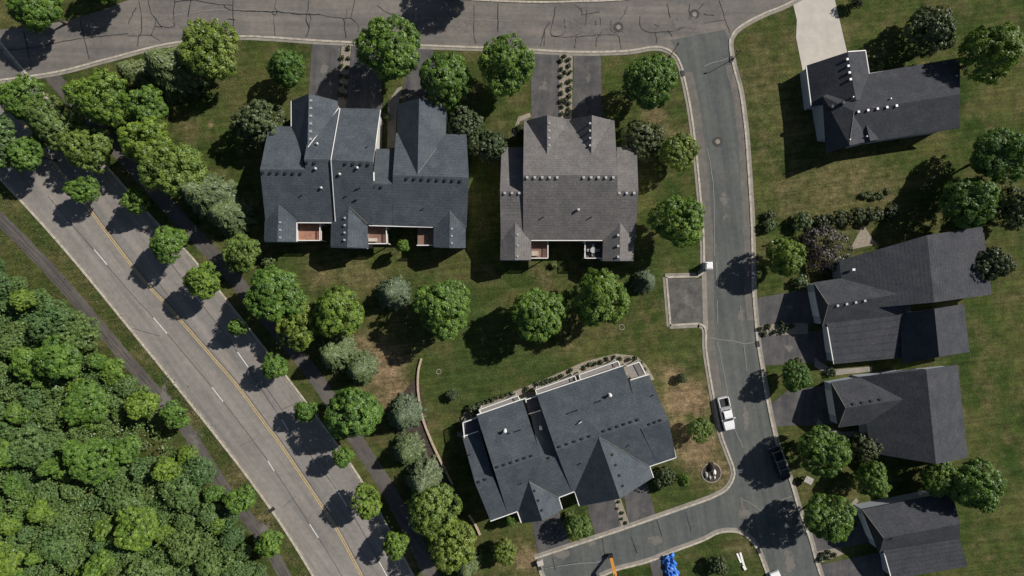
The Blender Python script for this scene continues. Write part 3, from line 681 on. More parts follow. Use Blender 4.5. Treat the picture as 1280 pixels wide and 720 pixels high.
    def finish(s):
        s.ro = s.roof.obj('roof', s.rm, s.t); s.wo = s.wall.obj('wall', s.wm, s.t)
        s.bvh = BVHTree.FromPolygons([Vector(v) for v in s.roof.v], s.roof.f)
        for A1, A2, out, door, win in s.items:
            mid = (A1 + A2) / 2; d = A2 - A1; L = Vector((d.x, d.y)).length
            nr = Vector((d.y, -d.x, 0)); fl = 1 if nr.dot(out) > 0 else -1
            if door == 'garage':
                if L > 9:
                    for f in (.27, .73): s.panel('garage_door', A1.lerp(A2, f), d, min(4.9, L * .38), .05, 2.25, fl)
                else: s.panel('garage_door', mid, d, min(4.9, L * .62), .05, min(2.3, A1.z - .35), fl)
            elif win and L > 3.5:
                for f in (.3, .7): s.panel('window', A1.lerp(A2, f), d, min(1.4, L * .2), 1.1, 2.4, fl)
    def at(s, x, y):
        o = Vector((0, 0, CH)); d = (P(x, y) - o).normalized()
        hit, nrm, i, dist = s.bvh.ray_cast(o, d)
        return (hit, nrm) if hit else (P(x, y, 4.5), Vector((0, 0, 1)))
    def vents(s, a, b, n, mat='dark_vent', sz=.34, h=.26):
        an = math.atan2(-(b[1] - a[1]), b[0] - a[0])
        for k in range(n):
            f = k / (n - 1) if n > 1 else 0
            p, nr = s.at(a[0] + (b[0] - a[0]) * f, a[1] + (b[1] - a[1]) * f)
            z = p.z
            mb = MB().box(p.x - sz / 2, p.y - sz / 2, z - .18, p.x + sz / 2, p.y + sz / 2, z + h * .8, an, (p.x, p.y)).box(p.x - sz * .6, p.y - sz * .6, z + h * .8, p.x + sz * .6, p.y + sz * .6, z + h, an, (p.x, p.y))
            mb.obj('roof_vent', M[mat], s.ro)
    def pipe(s, x, y, r=.1, h=.5, mat='dark_vent', cowl=False):
        p, nr = s.at(x, y)
        pr = [(r, -.15), (r, h)] if not cowl else [(r * 1.5, -.2), (r * 1.5, .1), (r, .12), (r, h), (r * 1.7, h + .02), (r * 1.6, h + .2), (r * .6, h + .28)]
        MB().lathe(p, pr, 12).obj('vent_pipe', M[mat], s.ro)
    def trim(s, pts, w=.2, mat='white', lift=.03, dz=None, name='flashing', hs=None):
        vs = []
        if hs is None: pts = [(a[0] + (c[0] - a[0]) * k / 10, a[1] + (c[1] - a[1]) * k / 10) for a, c in zip(pts, pts[1:]) for k in range(10)] + [pts[-1]]; lift = max(lift, .05)
        for i, (x, y) in enumerate(pts):
            vs.append(s.at(x, y)[0] if hs is None else P(x, y, (hs[i] if hasattr(hs, '__len__') else hs) + s.dh))
        mb = MB()
        for a, b in zip(vs, vs[1:]):
            d = Vector((b.x - a.x, b.y - a.y, 0)).normalized(); n_ = Vector((-d.y, d.x, 0)) * w / 2
            mb.slab([a + n_ + Vector((0, 0, lift)), a - n_ + Vector((0, 0, lift)), b - n_ + Vector((0, 0, lift)), b + n_ + Vector((0, 0, lift))], .14)
        mb.obj(name, M[mat], s.ro)
    def deck(s, poly, h, floor='deck', rails=(0, 1, 2), rh=1.0, solid=False, posts=True):
        h += s.dh * .6; w = [P(x, y, h) for x, y in poly]
        n = len(w); mb = MB().prism([q.to_2d() for q in w], h - .22, h)
        o = mb.obj('deck', M[floor], s.t)
        r = MB(); 
        for i in rails:
            a, b = w[i], w[(i + 1) % n]; d = (b - a).normalized(); nr = Vector((-d.y, d.x, 0)) * .07
            if solid: r.prism([(a + nr).to_2d(), (b + nr).to_2d(), (b - nr).to_2d(), (a - nr).to_2d()], h - .25, h + rh)
            else:
                r.prism([(a + nr).to_2d(), (b + nr).to_2d(), (b - nr).to_2d(), (a - nr).to_2d()], h + rh - .08, h + rh)
                r.prism([(a + nr * .5).to_2d(), (b + nr * .5).to_2d(), (b - nr * .5).to_2d(), (a - nr * .5).to_2d()], h + .08, h + .14)
                m_ = max(2, int((b - a).length / .16))
                for k in range(m_ + 1):
                    q = a.lerp(b, k / m_); r.box(q.x - .025, q.y - .025, h, q.x + .025, q.y + .025, h + rh - .08)
        r.obj('railing', M['white'], o)
        if posts:
            for i in range(n):
                q = w[i]; c = sum(w, Vector()) / n; q = q.lerp(c, .08)
                MB().box(q.x - .08, q.y - .08, 0, q.x + .08, q.y + .08, h - .22).obj('post', M['white'], o)

# house 1: triplex, upper left
h = House('long charcoal blue shingled townhouse with three small back decks', 455, 215, M['roof_blue'], M['siding'], dh=.9)
h.wing((325, 212), (381.8, 212), (332, 278), (392, 278), (336, 158), (366, 158), 8.4, 4.4, 4.5)
h.wing((380, 199), (414, 199), (392, 278), (419.5, 278), (392, 134), (424, 134), 9.1, 4.4, 4.4)
h.wing((413.5, 200), (466, 202), (419, 279), (466, 281), (425, 135), (475, 136), 9.4, 4.6, 4.6)
h.wing((466, 229), (491, 230), (466, 282), (491, 283), (470, 186), (494, 186), 7.35, 4.4, 4.3)
h.wing((491, 219), (586, 222), (491, 282), (583, 285), (495, 166), (583, 168), 7.95, 4.5, 4.6)
h.wing((386, 117), (384, 205), (364, 126), (365, 215), (422, 126), (424, 205), 8.0, 4.6, 4.6, door='garage')
h.wing((524, 123), (522, 219.5), (497, 130), (495, 219), (558, 131), (556, 219), 7.9, 4.5, 4.5, door='garage')
h.wing((347, 302), (348.5, 240), (330, 301), (331, 270), (371, 302), (371, 270), 5.75, 4.4, 4.4)
h.wing((434, 309), (436.5, 240), (413, 308), (414, 270), (460, 310), (459, 270), 5.9, 4.4, 4.4)
h.wing((562, 310), (562.5, 245), (542, 309), (543, 272), (582, 310), (582, 272), 5.7, 4.4, 4.4)
h.finish()
h.vents((329, 215.5), (376.5, 216.5), 6); h.vents((384, 203), (393.5, 203.5), 2); h.vents((432.5, 204.5), (461, 205.5), 4); h.vents((467.5, 233.5), (477, 233.5), 2)
h.vents((509, 223), (576, 226), 8); h.vents((389, 126), (388.5, 174), 6, 'grey_vent'); h.vents((350.5, 278), (350.5, 297), 3, 'grey_vent', .28); h.vents((431.5, 272.5), (431, 300), 4, 'grey_vent', .28); h.vents((565, 286), (565, 304), 3, 'grey_vent', .28)
for x, y in ((395, 211), (402, 235), (447, 210), (425, 218), (397, 180)): h.pipe(x, y, .14, .25, 'grey_vent', True)
for x, y in ((377, 244), (433, 245), (444, 250), (446, 250), (529, 261), (459, 184), (446.5, 236), (450, 235)): h.pipe(x, y, .1, .45)
h.trim([(385, 184), (404, 159), (423.5, 135)], .1); h.trim([(425, 135.5), (414, 198), (413.8, 200), (419.2, 277)], .12); h.trim([(475.5, 137), (467, 200), (467.6, 226)], .18)
h.trim([(348.5, 256), (370.5, 276)], .06, 'gutterc'); h.trim([(436.5, 258), (459, 279.5)], .06, 'gutterc'); h.trim([(562.5, 265), (582, 284.5)], .06, 'gutterc'); h.trim([(523, 216), (546, 185)], .06, 'gutterc')
h.trim([(364, 126), (364, 158)], .12, hs=4.62); h.trim([(371, 302), (371, 278)], .14, hs=4.42); h.trim([(372, 278.4), (419, 278.6)], .14, hs=4.42); h.trim([(461, 282), (541, 284)], .14, hs=4.42, name='gutter')
h.trim([(331, 302), (370, 302.5)], .14, hs=4.2, name='gutter'); h.trim([(414, 309), (460, 310.5)], .14, hs=4.2, name='gutter')
h.deck([(372, 279), (402, 279), (402, 301), (372, 301)], 2.8, 'deck', (1, 2, 3)); h.deck([(460, 283), (484, 283), (485, 305), (460, 305)], 2.8, 'deck_red', (1, 2, 3)); h.deck([(522, 283), (543, 283), (543, 307), (522, 307)], 2.8, 'deck_red', (0, 1, 2))
H1 = h
# house 2
h = House('grey brown shingled twin house with two garage gables', 710, 235, M['roof_brown'], M['siding'], dh=.9)
h.wing((654, 219), (772, 219), (654, 300), (772, 300), (655, 149), (768, 149), 9.3, 4.5, 4.3)
h.wing((625, 239), (654, 239), (626, 300), (654, 300), (627, 184), (655, 184), 7.7, 4.5, 3.1)
h.wing((772, 239), (798, 239), (772, 300), (794, 300), (771, 184), (796, 184), 7.7, 4.5, 3.3)
h.wing((684, 144), (684, 200), (659.5, 150), (659.5, 215), (708.5, 149), (708, 215), 7.5, 4.7, 4.7, door='garage')
h.wing((740, 144), (739, 200), (713.5, 149), (713, 215), (763, 150), (762, 215), 7.5, 4.7, 4.7, door='garage')
h.wing((644, 325), (644, 262), (625, 325), (626, 290), (664, 325), (664, 290), 5.7, 4.4, 4.4)
h.wing((775, 326), (775, 262), (753, 326), (754, 290), (792.5, 326), (793, 290), 5.7, 4.4, 4.4)
h.finish()
h.vents((659, 222), (696.5, 222), 5, 'grey_vent'); h.vents((729.5, 222), (766.5, 222), 5, 'grey_vent'); h.vents((631, 241.5), (649, 241.5), 3, 'grey_vent'); h.vents((774, 241.5), (792.5, 241.5), 3, 'grey_vent')
h.vents((686.5, 154.5), (686.5, 182), 4, 'grey_vent', .28); h.vents((737.5, 154.5), (737.5, 182), 4, 'grey_vent', .28); h.vents((647, 293.5), (647, 320.5), 3, 'grey_vent', .28); h.vents((772.5, 294), (772.5, 321), 3, 'grey_vent', .32)
h.pipe(722.5, 262.5, .15, .4, 'grey_vent', True); h.pipe(679, 271.5, .1, .55); h.pipe(739, 271.5, .1, .55)
h.trim([(664, 300.6), (753, 300.6)], .14, hs=4.5, name='gutter'); h.trim([(626, 325.6), (663, 325.6)], .12, 'grey_vent', hs=4.2, name='gutter'); h.trim([(754, 326.4), (792, 326.4)], .12, 'grey_vent', hs=4.2, name='gutter')
h.deck([(664, 301), (684.5, 301), (684.5, 323), (664, 323)], 2.8, 'deck_red', (1, 2)); h.deck([(730.5, 301), (753, 301), (753, 323), (730.5, 323)], 2.8, 'deck_dark', (2, 3))
H2 = h
# house 3: lower, turned
h = House('charcoal shingled house at an angle above the short street', 715, 555, M['roof_blue'], M['siding'])
h.wing((594, 604.5), (617.5, 597), (613, 651), (635, 643), (578, 546.5), (599, 539.5), 7.9, 4.3, 3.3)
h.wing((618, 589), (676, 570), (635, 643), (698, 622), (596, 519), (653, 499.5), 9.0, 4.3, 4.6)
h.wing((677, 577.5), (697, 570.5), (698, 622), (716, 615), (663, 518), (677, 513), 7.9, 4.3, 3.3)
h.wing((695, 563.5), (802, 527.5), (715, 615.5), (824, 579), (671, 493.5), (779, 457.5), 9.05, 4.3, 4.6)
h.wing((801, 536), (836, 526), (822, 579.7), (845, 572), (787, 475.5), (811, 468), 8.55, 4.3, 4.6)
h.wing((678, 651), (657, 589), (652, 654), (638, 615), (703, 637), (690, 598), 7.0, 4.1, 4.1, door='garage')
h.wing((775, 623.5), (747, 543), (724, 633), (703, 573), (816.5, 597), (796, 540), 8.95, 4.2, 4.2, door='garage')
h.finish()
h.vents((622, 583.5), (664.5, 569.5), 6); h.vents((598.5, 602), (607, 599), 2); h.vents((686, 572), (687, 571.7), 1); h.vents((699.5, 558), (737, 545), 5); h.vents((755, 538.5), (797, 524.5), 6); h.vents((812, 530), (825.5, 525), 3)
h.vents((668, 613), (677, 637.5), 3, sz=.34); h.vents((765, 568), (778, 607), 4, sz=.34)
for x, y in ((631.5, 537.5), (676, 534), (762, 493)): h.pipe(x, y, .17, .9, 'white', True)
for x, y in ((646, 538.5), (650.5, 537), (637, 541), (746, 502), (750.5, 500.5), (711, 516), (716.5, 514), (721.5, 512.5), (722.5, 529), (726, 525.5), (651, 604), (786, 556.5), (725.5, 579), (588, 567.5), (816, 494)): h.pipe(x, y, .09, .5)
h.trim([(722.5, 529), (727, 526)], .2, 'grey_vent', .5, name='roof_jack')
h.trim([(613, 651.5), (646.5, 639.5), (651.5, 653.5)], .16, hs=4.3, name='gutter'); h.trim([(698.5, 622), (718, 614.5)], .16, hs=4.3, name='gutter'); h.trim([(698.7, 622.5), (703, 636.5)], .14, hs=4.15, name='gutter'); h.trim([(718.5, 615), (724, 632.5)], .14, hs=4.25, name='gutter')
h.trim([(812, 583), (845, 572), (842, 559)], .16, hs=4.3, name='gutter'); h.trim([(812.5, 583.5), (817, 597)], .14, hs=4.25, name='gutter')
h.trim([(596, 518.6), (653, 499)], .16, hs=4.62, name='gutter'); h.trim([(671, 493), (779, 457)], .14, hs=4.62, name='gutter'); h.trim([(578, 546), (598, 539)], .16, hs=3.32, name='gutter'); h.trim([(661, 517.5), (676, 513)], .16, hs=3.32, name='gutter'); h.trim([(788, 475), (811, 468)], .16, hs=4.62, name='gutter')
h.trim([(662, 602.5), (697.5, 621.5)], .06, 'gutterc'); h.trim([(749, 546), (811, 582.5)], .06, 'gutterc')
h.trim([(652.5, 499.5), (656.5, 497.5), (658, 503)], .14, hs=4.5, name='gutter')
h.deck([(599, 511), (647, 493.5), (650, 499), (602, 516.5)], 2.7, 'deck_grey', (0, 1, 3)); h.deck([(669, 486.5), (718, 469), (720, 475), (671, 492)], 2.7, 'deck_grey', (0, 1, 3)); h.deck([(723, 467.5), (771.5, 450.5), (774, 456.5), (725, 474)], 2.7, 'deck_grey', (0, 1, 3))
h.deck([(782, 457), (798, 451.5), (806, 467), (789, 473)], 2.7, 'deck_grey', (0, 1)); h.deck([(579, 527), (596, 521), (601, 540), (581, 546)], 2.7, 'deck_shade', (0, 3)); h.deck([(657, 498.5), (671, 494), (677, 513), (662, 518)], 2.7, 'deck_shade', (0,))
H3 = h
# house 4: top right
h = House('dark shingled house with pale concrete driveway at upper right', 1090, 125, M['roof_dark'], M['siding_blue'])
h.wing((1059.5, 65), (1070, 125), (1007.7, 82), (1014, 133), (1082, 63), (1092, 125), 6.8, 3.3, 3.3, door='garage')
h.wing((1062, 182), (1067.3, 139), (1033, 191.5), (1028.5, 120), (1088, 176), (1078, 100), 7.3, 4.7, 4.7, hipB=True, win=True)
h.wing((1067, 139), (1200, 118), (1064, 181), (1200, 160), (1078, 93), (1200, 72), 7.3, 4.5, 3.3)
h.wing((1088, 176.5), (1082, 153), (1074, 180), (1072, 165), (1098, 174), (1094, 160), 6.0, 4.8, 4.8)
h.finish()
h.vents((1072.5, 140), (1120, 132.5), 5, 'grey_vent', .32); h.vents((1058.5, 74.5), (1062.5, 99.5), 4, 'grey_vent', .32)
for x, y in ((1052, 130), (1038, 134.5)): h.pipe(x, y, .22, .4, 'dark_vent', True)
for x, y in ((1082, 171), (1061, 175), (1112, 124), (1065, 122)): h.pipe(x, y, .12, .5, 'grey_vent')
h.trim([(1007.7, 82.4), (1014, 132)], .14, hs=3.33); h.trim([(1060, 64.6), (1082, 63)], .14, hs=[6.8, 3.33]); h.trim([(1082, 63.5), (1086.5, 92)], .14, hs=3.33, name='gutter'); h.trim([(1087, 92), (1125, 86)], .14, hs=3.3, name='gutter'); h.trim([(1097, 174.5), (1125, 170)], .16, hs=4.5, name='gutter'); h.trim([(1067.5, 139), (1062, 180)], .06, 'gutterc', lift=.05)
H4 = h
# house 5: right middle
h = House('large dark shingled twin house with two garages on the right', 1110, 385, M['roof_dark'], M['siding_blue'])
h.wing((1159, 294), (1168, 378), (1049, 326), (1056, 388), (1229, 283), (1240, 368), 7.8, 3.5, 3.5)
h.wing((1168, 386), (1174, 446), (1124, 392), (1129, 455), (1205, 380), (1212, 440), 7.2, 3.6, 3.6)
h.wing((1035, 381), (1135, 366), (1017, 353), (1130, 336), (1028, 408.5), (1140, 396), 6.2, 3.5, 3.5, hipA=True, door='garage')
h.wing((1033, 404), (1135, 391), (1042, 455), (1140, 446), (1031, 397), (1130, 385), 3.9, 2.7, 3.2, wall=True, door='garage')
h.finish()
h.vents((1046.5, 382), (1080.5, 376), 4, 'grey_vent', .32)
h.trim([(1017, 353), (1035, 380.5)], .06, 'gutterc', lift=.05); h.trim([(1028, 408), (1035, 382)], .06, 'gutterc', lift=.05); h.trim([(1034, 409), (1042, 455)], .16, lift=.06)
H5 = h
h = House('dark shingled house below the twin garages on the right', 1110, 515, M['roof_dark'], M['siding_blue'])
h.wing((1158, 462), (1170, 580), (1075, 471), (1088, 566), (1197, 456), (1210, 572), 8.0, 3.4, 3.4)
h.wing((1057, 510), (1150, 496), (1039, 478), (1145, 460), (1048, 534.5), (1150, 521), 6.2, 3.4, 3.4, hipA=True, door='garage')
h.finish()
h.vents((1066.5, 505), (1100, 499.5), 4, 'dark_vent', .4)
h.trim([(1039, 478), (1057, 509.5)], .06, 'gutterc', lift=.05); h.trim([(1048, 534), (1057, 510.5)], .06, 'gutterc', lift=.05)
H6 = h
h = House('dark shingled house corner at the lower right behind the round tree', 1120, 680, M['roof_dark'], M['siding_blue'])
h.wing((1104.5, 673), (1200, 655), (1078, 637), (1190, 615), (1099, 692), (1200, 676), 6.2, 3.4, 3.4, hipA=True, door='garage')
h.wing((1105, 690), (1200, 676), (1114, 724), (1210, 708), (1100, 684), (1200, 670), 4.0, 2.8, 3.4, win=False)
h.finish()
h.trim([(1078, 637), (1104, 672)], .06, 'gutterc', lift=.05); h.pipe(1114, 673, .12, .4); h.trim([(1105, 691), (1114, 723)], .16, lift=.06)

# patio furniture on the right deck of house 2
p = P(741, 313, 3.34)
t = thing('patio_table', 'round glass patio table on the back deck of the grey brown house', 'table', p)
loc(MB().lathe((0, 0, .7), [(.55, 0), (.55, .03)], 24), 'tabletop', M['grey_vent'], t); loc(MB().lathe((0, 0, 0), [(.3, 0), (.05, .06), (.05, .7)], 10), 'pedestal', M['metal'], t)
for k, w_ in enumerate(('upper', 'left', 'lower', 'right')):
    a = math.pi / 2 + k * math.pi / 2; d = Vector((math.cos(a), math.sin(a), 0))
    c = thing('patio_chair', 'pale patio chair on the %s side of the round deck table' % w_, 'chair', p + d * .85, a - math.pi / 2, 'patio chairs')
    loc(MB().box(-.26, -.26, .4, .26, .26, .46), 'seat', M['metal'], c, .03); loc(MB().box(-.26, .22, .46, .26, .28, .9), 'backrest', M['metal'], c, .02)
    for sx, sy in ((-.22, -.22), (.22, -.22), (.22, .22), (-.22, .22)): loc(MB().box(sx - .02, sy - .02, 0, sx + .02, sy + .02, .4), 'leg', M['metal'], c)
p = P(668.5, 317, 3.34); t = thing('deck_box', 'pinkish storage box on the left back deck of the grey brown house', 'storage box', p)
loc(MB().box(-.6, -.4, 0, .6, .4, .55), 'body', M['deck'], t, .02); loc(MB().box(-.63, -.43, .55, .63, .43, .62), 'lid', M['tan'], t, .02)
p = P(466, 300, 3.34); t = thing('deck_bench', 'pale cushioned bench on the middle deck of the long townhouse', 'bench', p)
loc(MB().box(-.7, -.3, .35, .9, .3, .5), 'seat', M['concrete'], t, .04); loc(MB().box(-.7, -.36, .5, .9, -.28, .95), 'backrest', M['concrete'], t, .03)
for sx in (-.6, .8): loc(MB().box(sx - .04, -.25, 0, sx + .04, .25, .35), 'leg', M['metal'], t)

# ------------------------------------------------------------------ vehicles
def wheel(t, x, y, r=.40, w=.26):
    mb = MB(); n = 20; pr = [(r * .6, -w / 2), (r * .95, -w / 2), (r, -w / 2 + .03), (r, w / 2 - .03), (r * .95, w / 2), (r * .6, w / 2)]
    mb.loft([[(x + q * math.cos(a), y + z, r + q * math.sin(a)) for q, z in pr] for a in [2 * math.pi * k / n for k in range(n + 1)]])
    o = loc(mb, 'wheel', M['rubber'], t)
    loc(MB().loft([[(x + r * .6 * math.cos(a), y + z, r + r * .6 * math.sin(a)) for a in [2 * math.pi * k / 14 for k in range(14)]] for z in (-w * .4, w * .4)]), 'rim', M['metal'], o)
def sec(x, hw, z0, z1, top=.9, mid=None):
    zm = (z0 + z1) / 2 if mid is None else mid
    return [(x, -hw * .92, z0), (x, -hw, z0 + .15), (x, -hw, zm), (x, -hw * top, z1), (x, hw * top, z1), (x, hw, zm), (x, hw, z0 + .15), (x, hw * .92, z0)]
def pickup(name_label, loc_, rot, paint, rack=False, cap=False, group=None):
    t = thing('pickup_truck', name_label, 'pickup truck', loc_, rot, group)
    # front is +x, length 5.8
    loc(MB().loft([sec(2.9, .80, .45, .80, .9), sec(2.82, .92, .36, 1.02, .88), sec(2.3, .98, .34, 1.12, .9), sec(1.35, .99, .34, 1.18, .93), sec(-.75, .99, .34, 1.16, .96), sec(-.78, .99, .34, 1.14, .96)]), 'body', paint, t)
    # bed
    t.scale = (1.05, 1.05, 1.03)
    b = MB().box(-2.85, -.98, .45, -.78, -.84, 1.16).box(-2.85, .84, .45, -.78, .98, 1.16).box(-2.93, -.97, .5, -2.84, .97, 1.15).box(-.80, -.84, .5, -.74, .84, 1.15)
    bo = loc(b, 'cargo_bed', paint, t, .02)
    loc(MB().box(-2.84, -.84, .55, -.80, .84, .62), 'bed_liner', M['bedliner'], bo)
    if cap: loc(MB().box(-1.35, -.96, 1.0, -.80, .96, 1.24), 'toolbox', M['metal'], t, .02)
    # cab
    loc(MB().loft([sec(1.30, .86, 1.05, 1.16, .98), sec(.62, .80, 1.05, 1.80, .86, 1.2), sec(.35, .80, 1.05, 1.88, .88, 1.2), sec(-.45, .80, 1.05, 1.87, .88, 1.2), sec(-.72, .82, 1.05, 1.72, .9, 1.2), sec(-.76, .86, 1.05, 1.2, .98)]), 'cab', paint, t)
    # glass
    loc(MB().add([(1.24, -.74, 1.24), (1.24, .74, 1.24), (.70, .66, 1.78), (.70, -.66, 1.78), (1.16, -.74, 1.20), (1.16, .74, 1.20), (.62, .66, 1.72), (.62, -.66, 1.72)], [(0, 1, 2, 3), (7, 6, 5, 4), (0, 4, 5, 1), (1, 5, 6, 2), (2, 6, 7, 3), (3, 7, 4, 0)]), 'windscreen', M['glass'], t)
    loc(MB().add([(-.80, -.66, 1.26), (-.80, .66, 1.26), (-.76, .6, 1.68), (-.76, -.6, 1.68), (-.70, -.66, 1.26), (-.70, .66, 1.26), (-.66, .6, 1.68), (-.66, -.6, 1.68)], [(0, 1, 2, 3), (7, 6, 5, 4), (0, 4, 5, 1), (1, 5, 6, 2), (2, 6, 7, 3), (3, 7, 4, 0)]), 'rear_window', M['glass'], t)
    for s_ in (-1, 1):
        loc(MB().add([(.78, s_ * .86, 1.26), (-.60, s_ * .86, 1.26), (-.50, s_ * .735, 1.76), (.48, s_ * .735, 1.76), (.78, s_ * .80, 1.26), (-.60, s_ * .80, 1.26), (-.50, s_ * .69, 1.76), (.48, s_ * .69, 1.76)], [(0, 1, 2, 3), (7, 6, 5, 4), (0, 4, 5, 1), (1, 5, 6, 2), (2, 6, 7, 3), (3, 7, 4, 0)]), 'side_window', M['glass'], t)
        loc(MB().box(.78, s_ * 1.0 - .0 if s_ > 0 else -1.22, 1.18, .98, 1.22 if s_ > 0 else -1.0, 1.38), 'mirror', paint, t, .03)
        loc(MB().box(2.70, s_ * .72 - .16, .78, 2.90, s_ * .72 + .16, .95), 'headlight', M['grey_vent'], t, .02)
        loc(MB().box(-2.95, s_ * .9 - .07, .75, -2.90, s_ * .9 + .07, 1.1), 'tail_light', M['red'], t)
    loc(MB().box(2.84, -.88, .40, 2.98, .88, .58), 'front_bumper', M['metal'], t, .03); loc(MB().box(-3.06, -.9, .45, -2.94, .9, .62), 'rear_bumper', M['metal'], t, .03)
    for x in (1.95, -1.85):
        for y in (-.86, .86): wheel(t, x, y)
    if rack:
        r = MB()
        for s_ in (-.8, .8):
            r.tube([(-2.6, s_, 1.1), (-2.6, s_, 2.0)], .035).tube([(-.9, s_, 1.1), (-.9, s_, 2.0)], .035).tube([(-2.8, s_, 2.0), (1.2, s_, 2.0)], .035)
        for x in (-2.6, -.9, .7): r.tube([(x, -.8, 2.0), (x, .8, 2.0)], .035)
        loc(r, 'ladder_rack', M['metal'], t)
    return t
pickup('white pickup truck parked at the kerb of the side street', P(906, 516).xyz * 1, R(-77), M['truckwhite'], cap=True)
pickup('black pickup truck with roof rack parked in the tree shadow', P(972, 578), R(-69), M['truckdark'], rack=True)
# van at the bottom edge
p = P(971, 728); t = thing('van', 'white van with black windows cut by the lower edge of the photo', 'van', p, R(-69 + 180))
loc(MB().loft([sec(2.45, .80, .4, .85), sec(2.35, .93, .34, 1.0), sec(1.5, .97, .32, 1.12), sec(-2.3, .97, .32, 1.15), sec(-2.42, .9, .4, 1.05)]), 'body', M['truckwhite'], t)
loc(MB().loft([sec(1.45, .86, 1.0, 1.12, .98), sec(.6, .82, 1.0, 1.72, .86, 1.2), sec(-1.9, .82, 1.0, 1.75, .86, 1.2), sec(-2.3, .84, 1.0, 1.16, .98)]), 'cabin', M['truckwhite'], t)
loc(MB().add([(1.42, -.76, 1.18), (1.42, .76, 1.18), (.72, .68, 1.72), (.72, -.68, 1.72), (1.3, -.76, 1.1), (1.3, .76, 1.1), (.62, .68, 1.66), (.62, -.68, 1.66)], [(0, 1, 2, 3), (7, 6, 5, 4), (0, 4, 5, 1), (1, 5, 6, 2), (2, 6, 7, 3), (3, 7, 4, 0)]), 'windscreen', M['glass'], t)
loc(MB().box(-1.3, -.5, 1.72, .2, .5, 1.78), 'sunroof', M['glass'], t, .02)
for s_ in (-1, 1): loc(MB().add([(.9, s_ * .9, 1.2), (-2.0, s_ * .9, 1.2), (-1.8, s_ * .77, 1.66), (.5, s_ * .77, 1.66), (.9, s_ * .8, 1.2), (-2.0, s_ * .8, 1.2), (-1.8, s_ * .68, 1.66), (.5, s_ * .68, 1.66)], [(0, 1, 2, 3), (7, 6, 5, 4), (0, 4, 5, 1), (1, 5, 6, 2), (2, 6, 7, 3), (3, 7, 4, 0)]), 'side_window', M['glass'], t)
for x in (1.5, -1.5):
    for y in (-.84, .84): wheel(t, x, y, .34, .22)
# mini excavator with its boom reaching over the short street
p = P(768, 727); t = thing('excavator', 'orange excavator with its boom reaching over the short street', 'excavator', p, math.atan2(36, -8 + 2))
for s_ in (-1, 1):
    tr = MB().loft([[(x, s_ * .75 - .22, z) for x, z in ((-1.3, .25), (-1.1, 0), (1.1, 0), (1.3, .25), (1.1, .55), (-1.1, .55))], [(x, s_ * .75 + .22, z) for x, z in ((-1.3, .25), (-1.1, 0), (1.1, 0), (1.3, .25), (1.1, .55), (-1.1, .55))]])
    loc(tr, 'track', M['rubber'], t)
loc(MB().box(-.8, -.55, .35, .8, .55, .6), 'undercarriage', M['black'], t)
loc(MB().lathe((-.2, 0, .6), [(.5, 0), (.5, .12)], 18), 'turntable', M['black'], t)
loc(MB().box(-1.5, -.9, .72, .6, .9, 1.35), 'house_body', M['orange'], t, .08)
loc(MB().box(-.6, .0, 1.35, .6, .85, 2.35, taper=.1), 'cab', M['black'], t, .05)
loc(MB().box(-.5, .08, 2.33, .5, .78, 2.42), 'cab_roof', M['orange'], t, .03)
loc(MB().box(-1.45, -.85, 1.35, -.6, -.1, 1.6), 'engine_cover', M['orange'], t, .05)
bm_ = MB().loft([[(x, y, z + dz) for y, dz in ((-.34, -w), (.34, -w), (.34, w), (-.34, w))] for x, z, w in ((.5, .95, .16), (1.4, 2.3, .22), (2.3, 3.1, .24), (3.4, 3.2, .16))])
loc(bm_, 'boom', M['orange'], t)
loc(MB().loft([[(x, y, z + dz) for y, dz in ((-.28, -w), (.28, -w), (.28, w), (-.28, w))] for x, z, w in ((3.1, 3.35, .14), (3.6, 3.1, .2), (4.6, 1.6, .16), (5.0, 1.0, .1))]), 'stick', M['orange'], t)
loc(MB().tube([(1.2, 0, 1.6), (2.4, 0, 2.75)], .07).tube([(2.4, 0, 3.4), (3.2, 0, 3.5)], .06), 'hydraulic_ram', M['metal'], t)
loc(MB().loft([[(4.85, y, 1.1), (5.5, y, 1.0), (5.65, y, .55), (5.2, y, .25), (4.9, y, .4), (5.05, y, .8)] for y in (-.45, .45)]), 'bucket', M['black'], t)

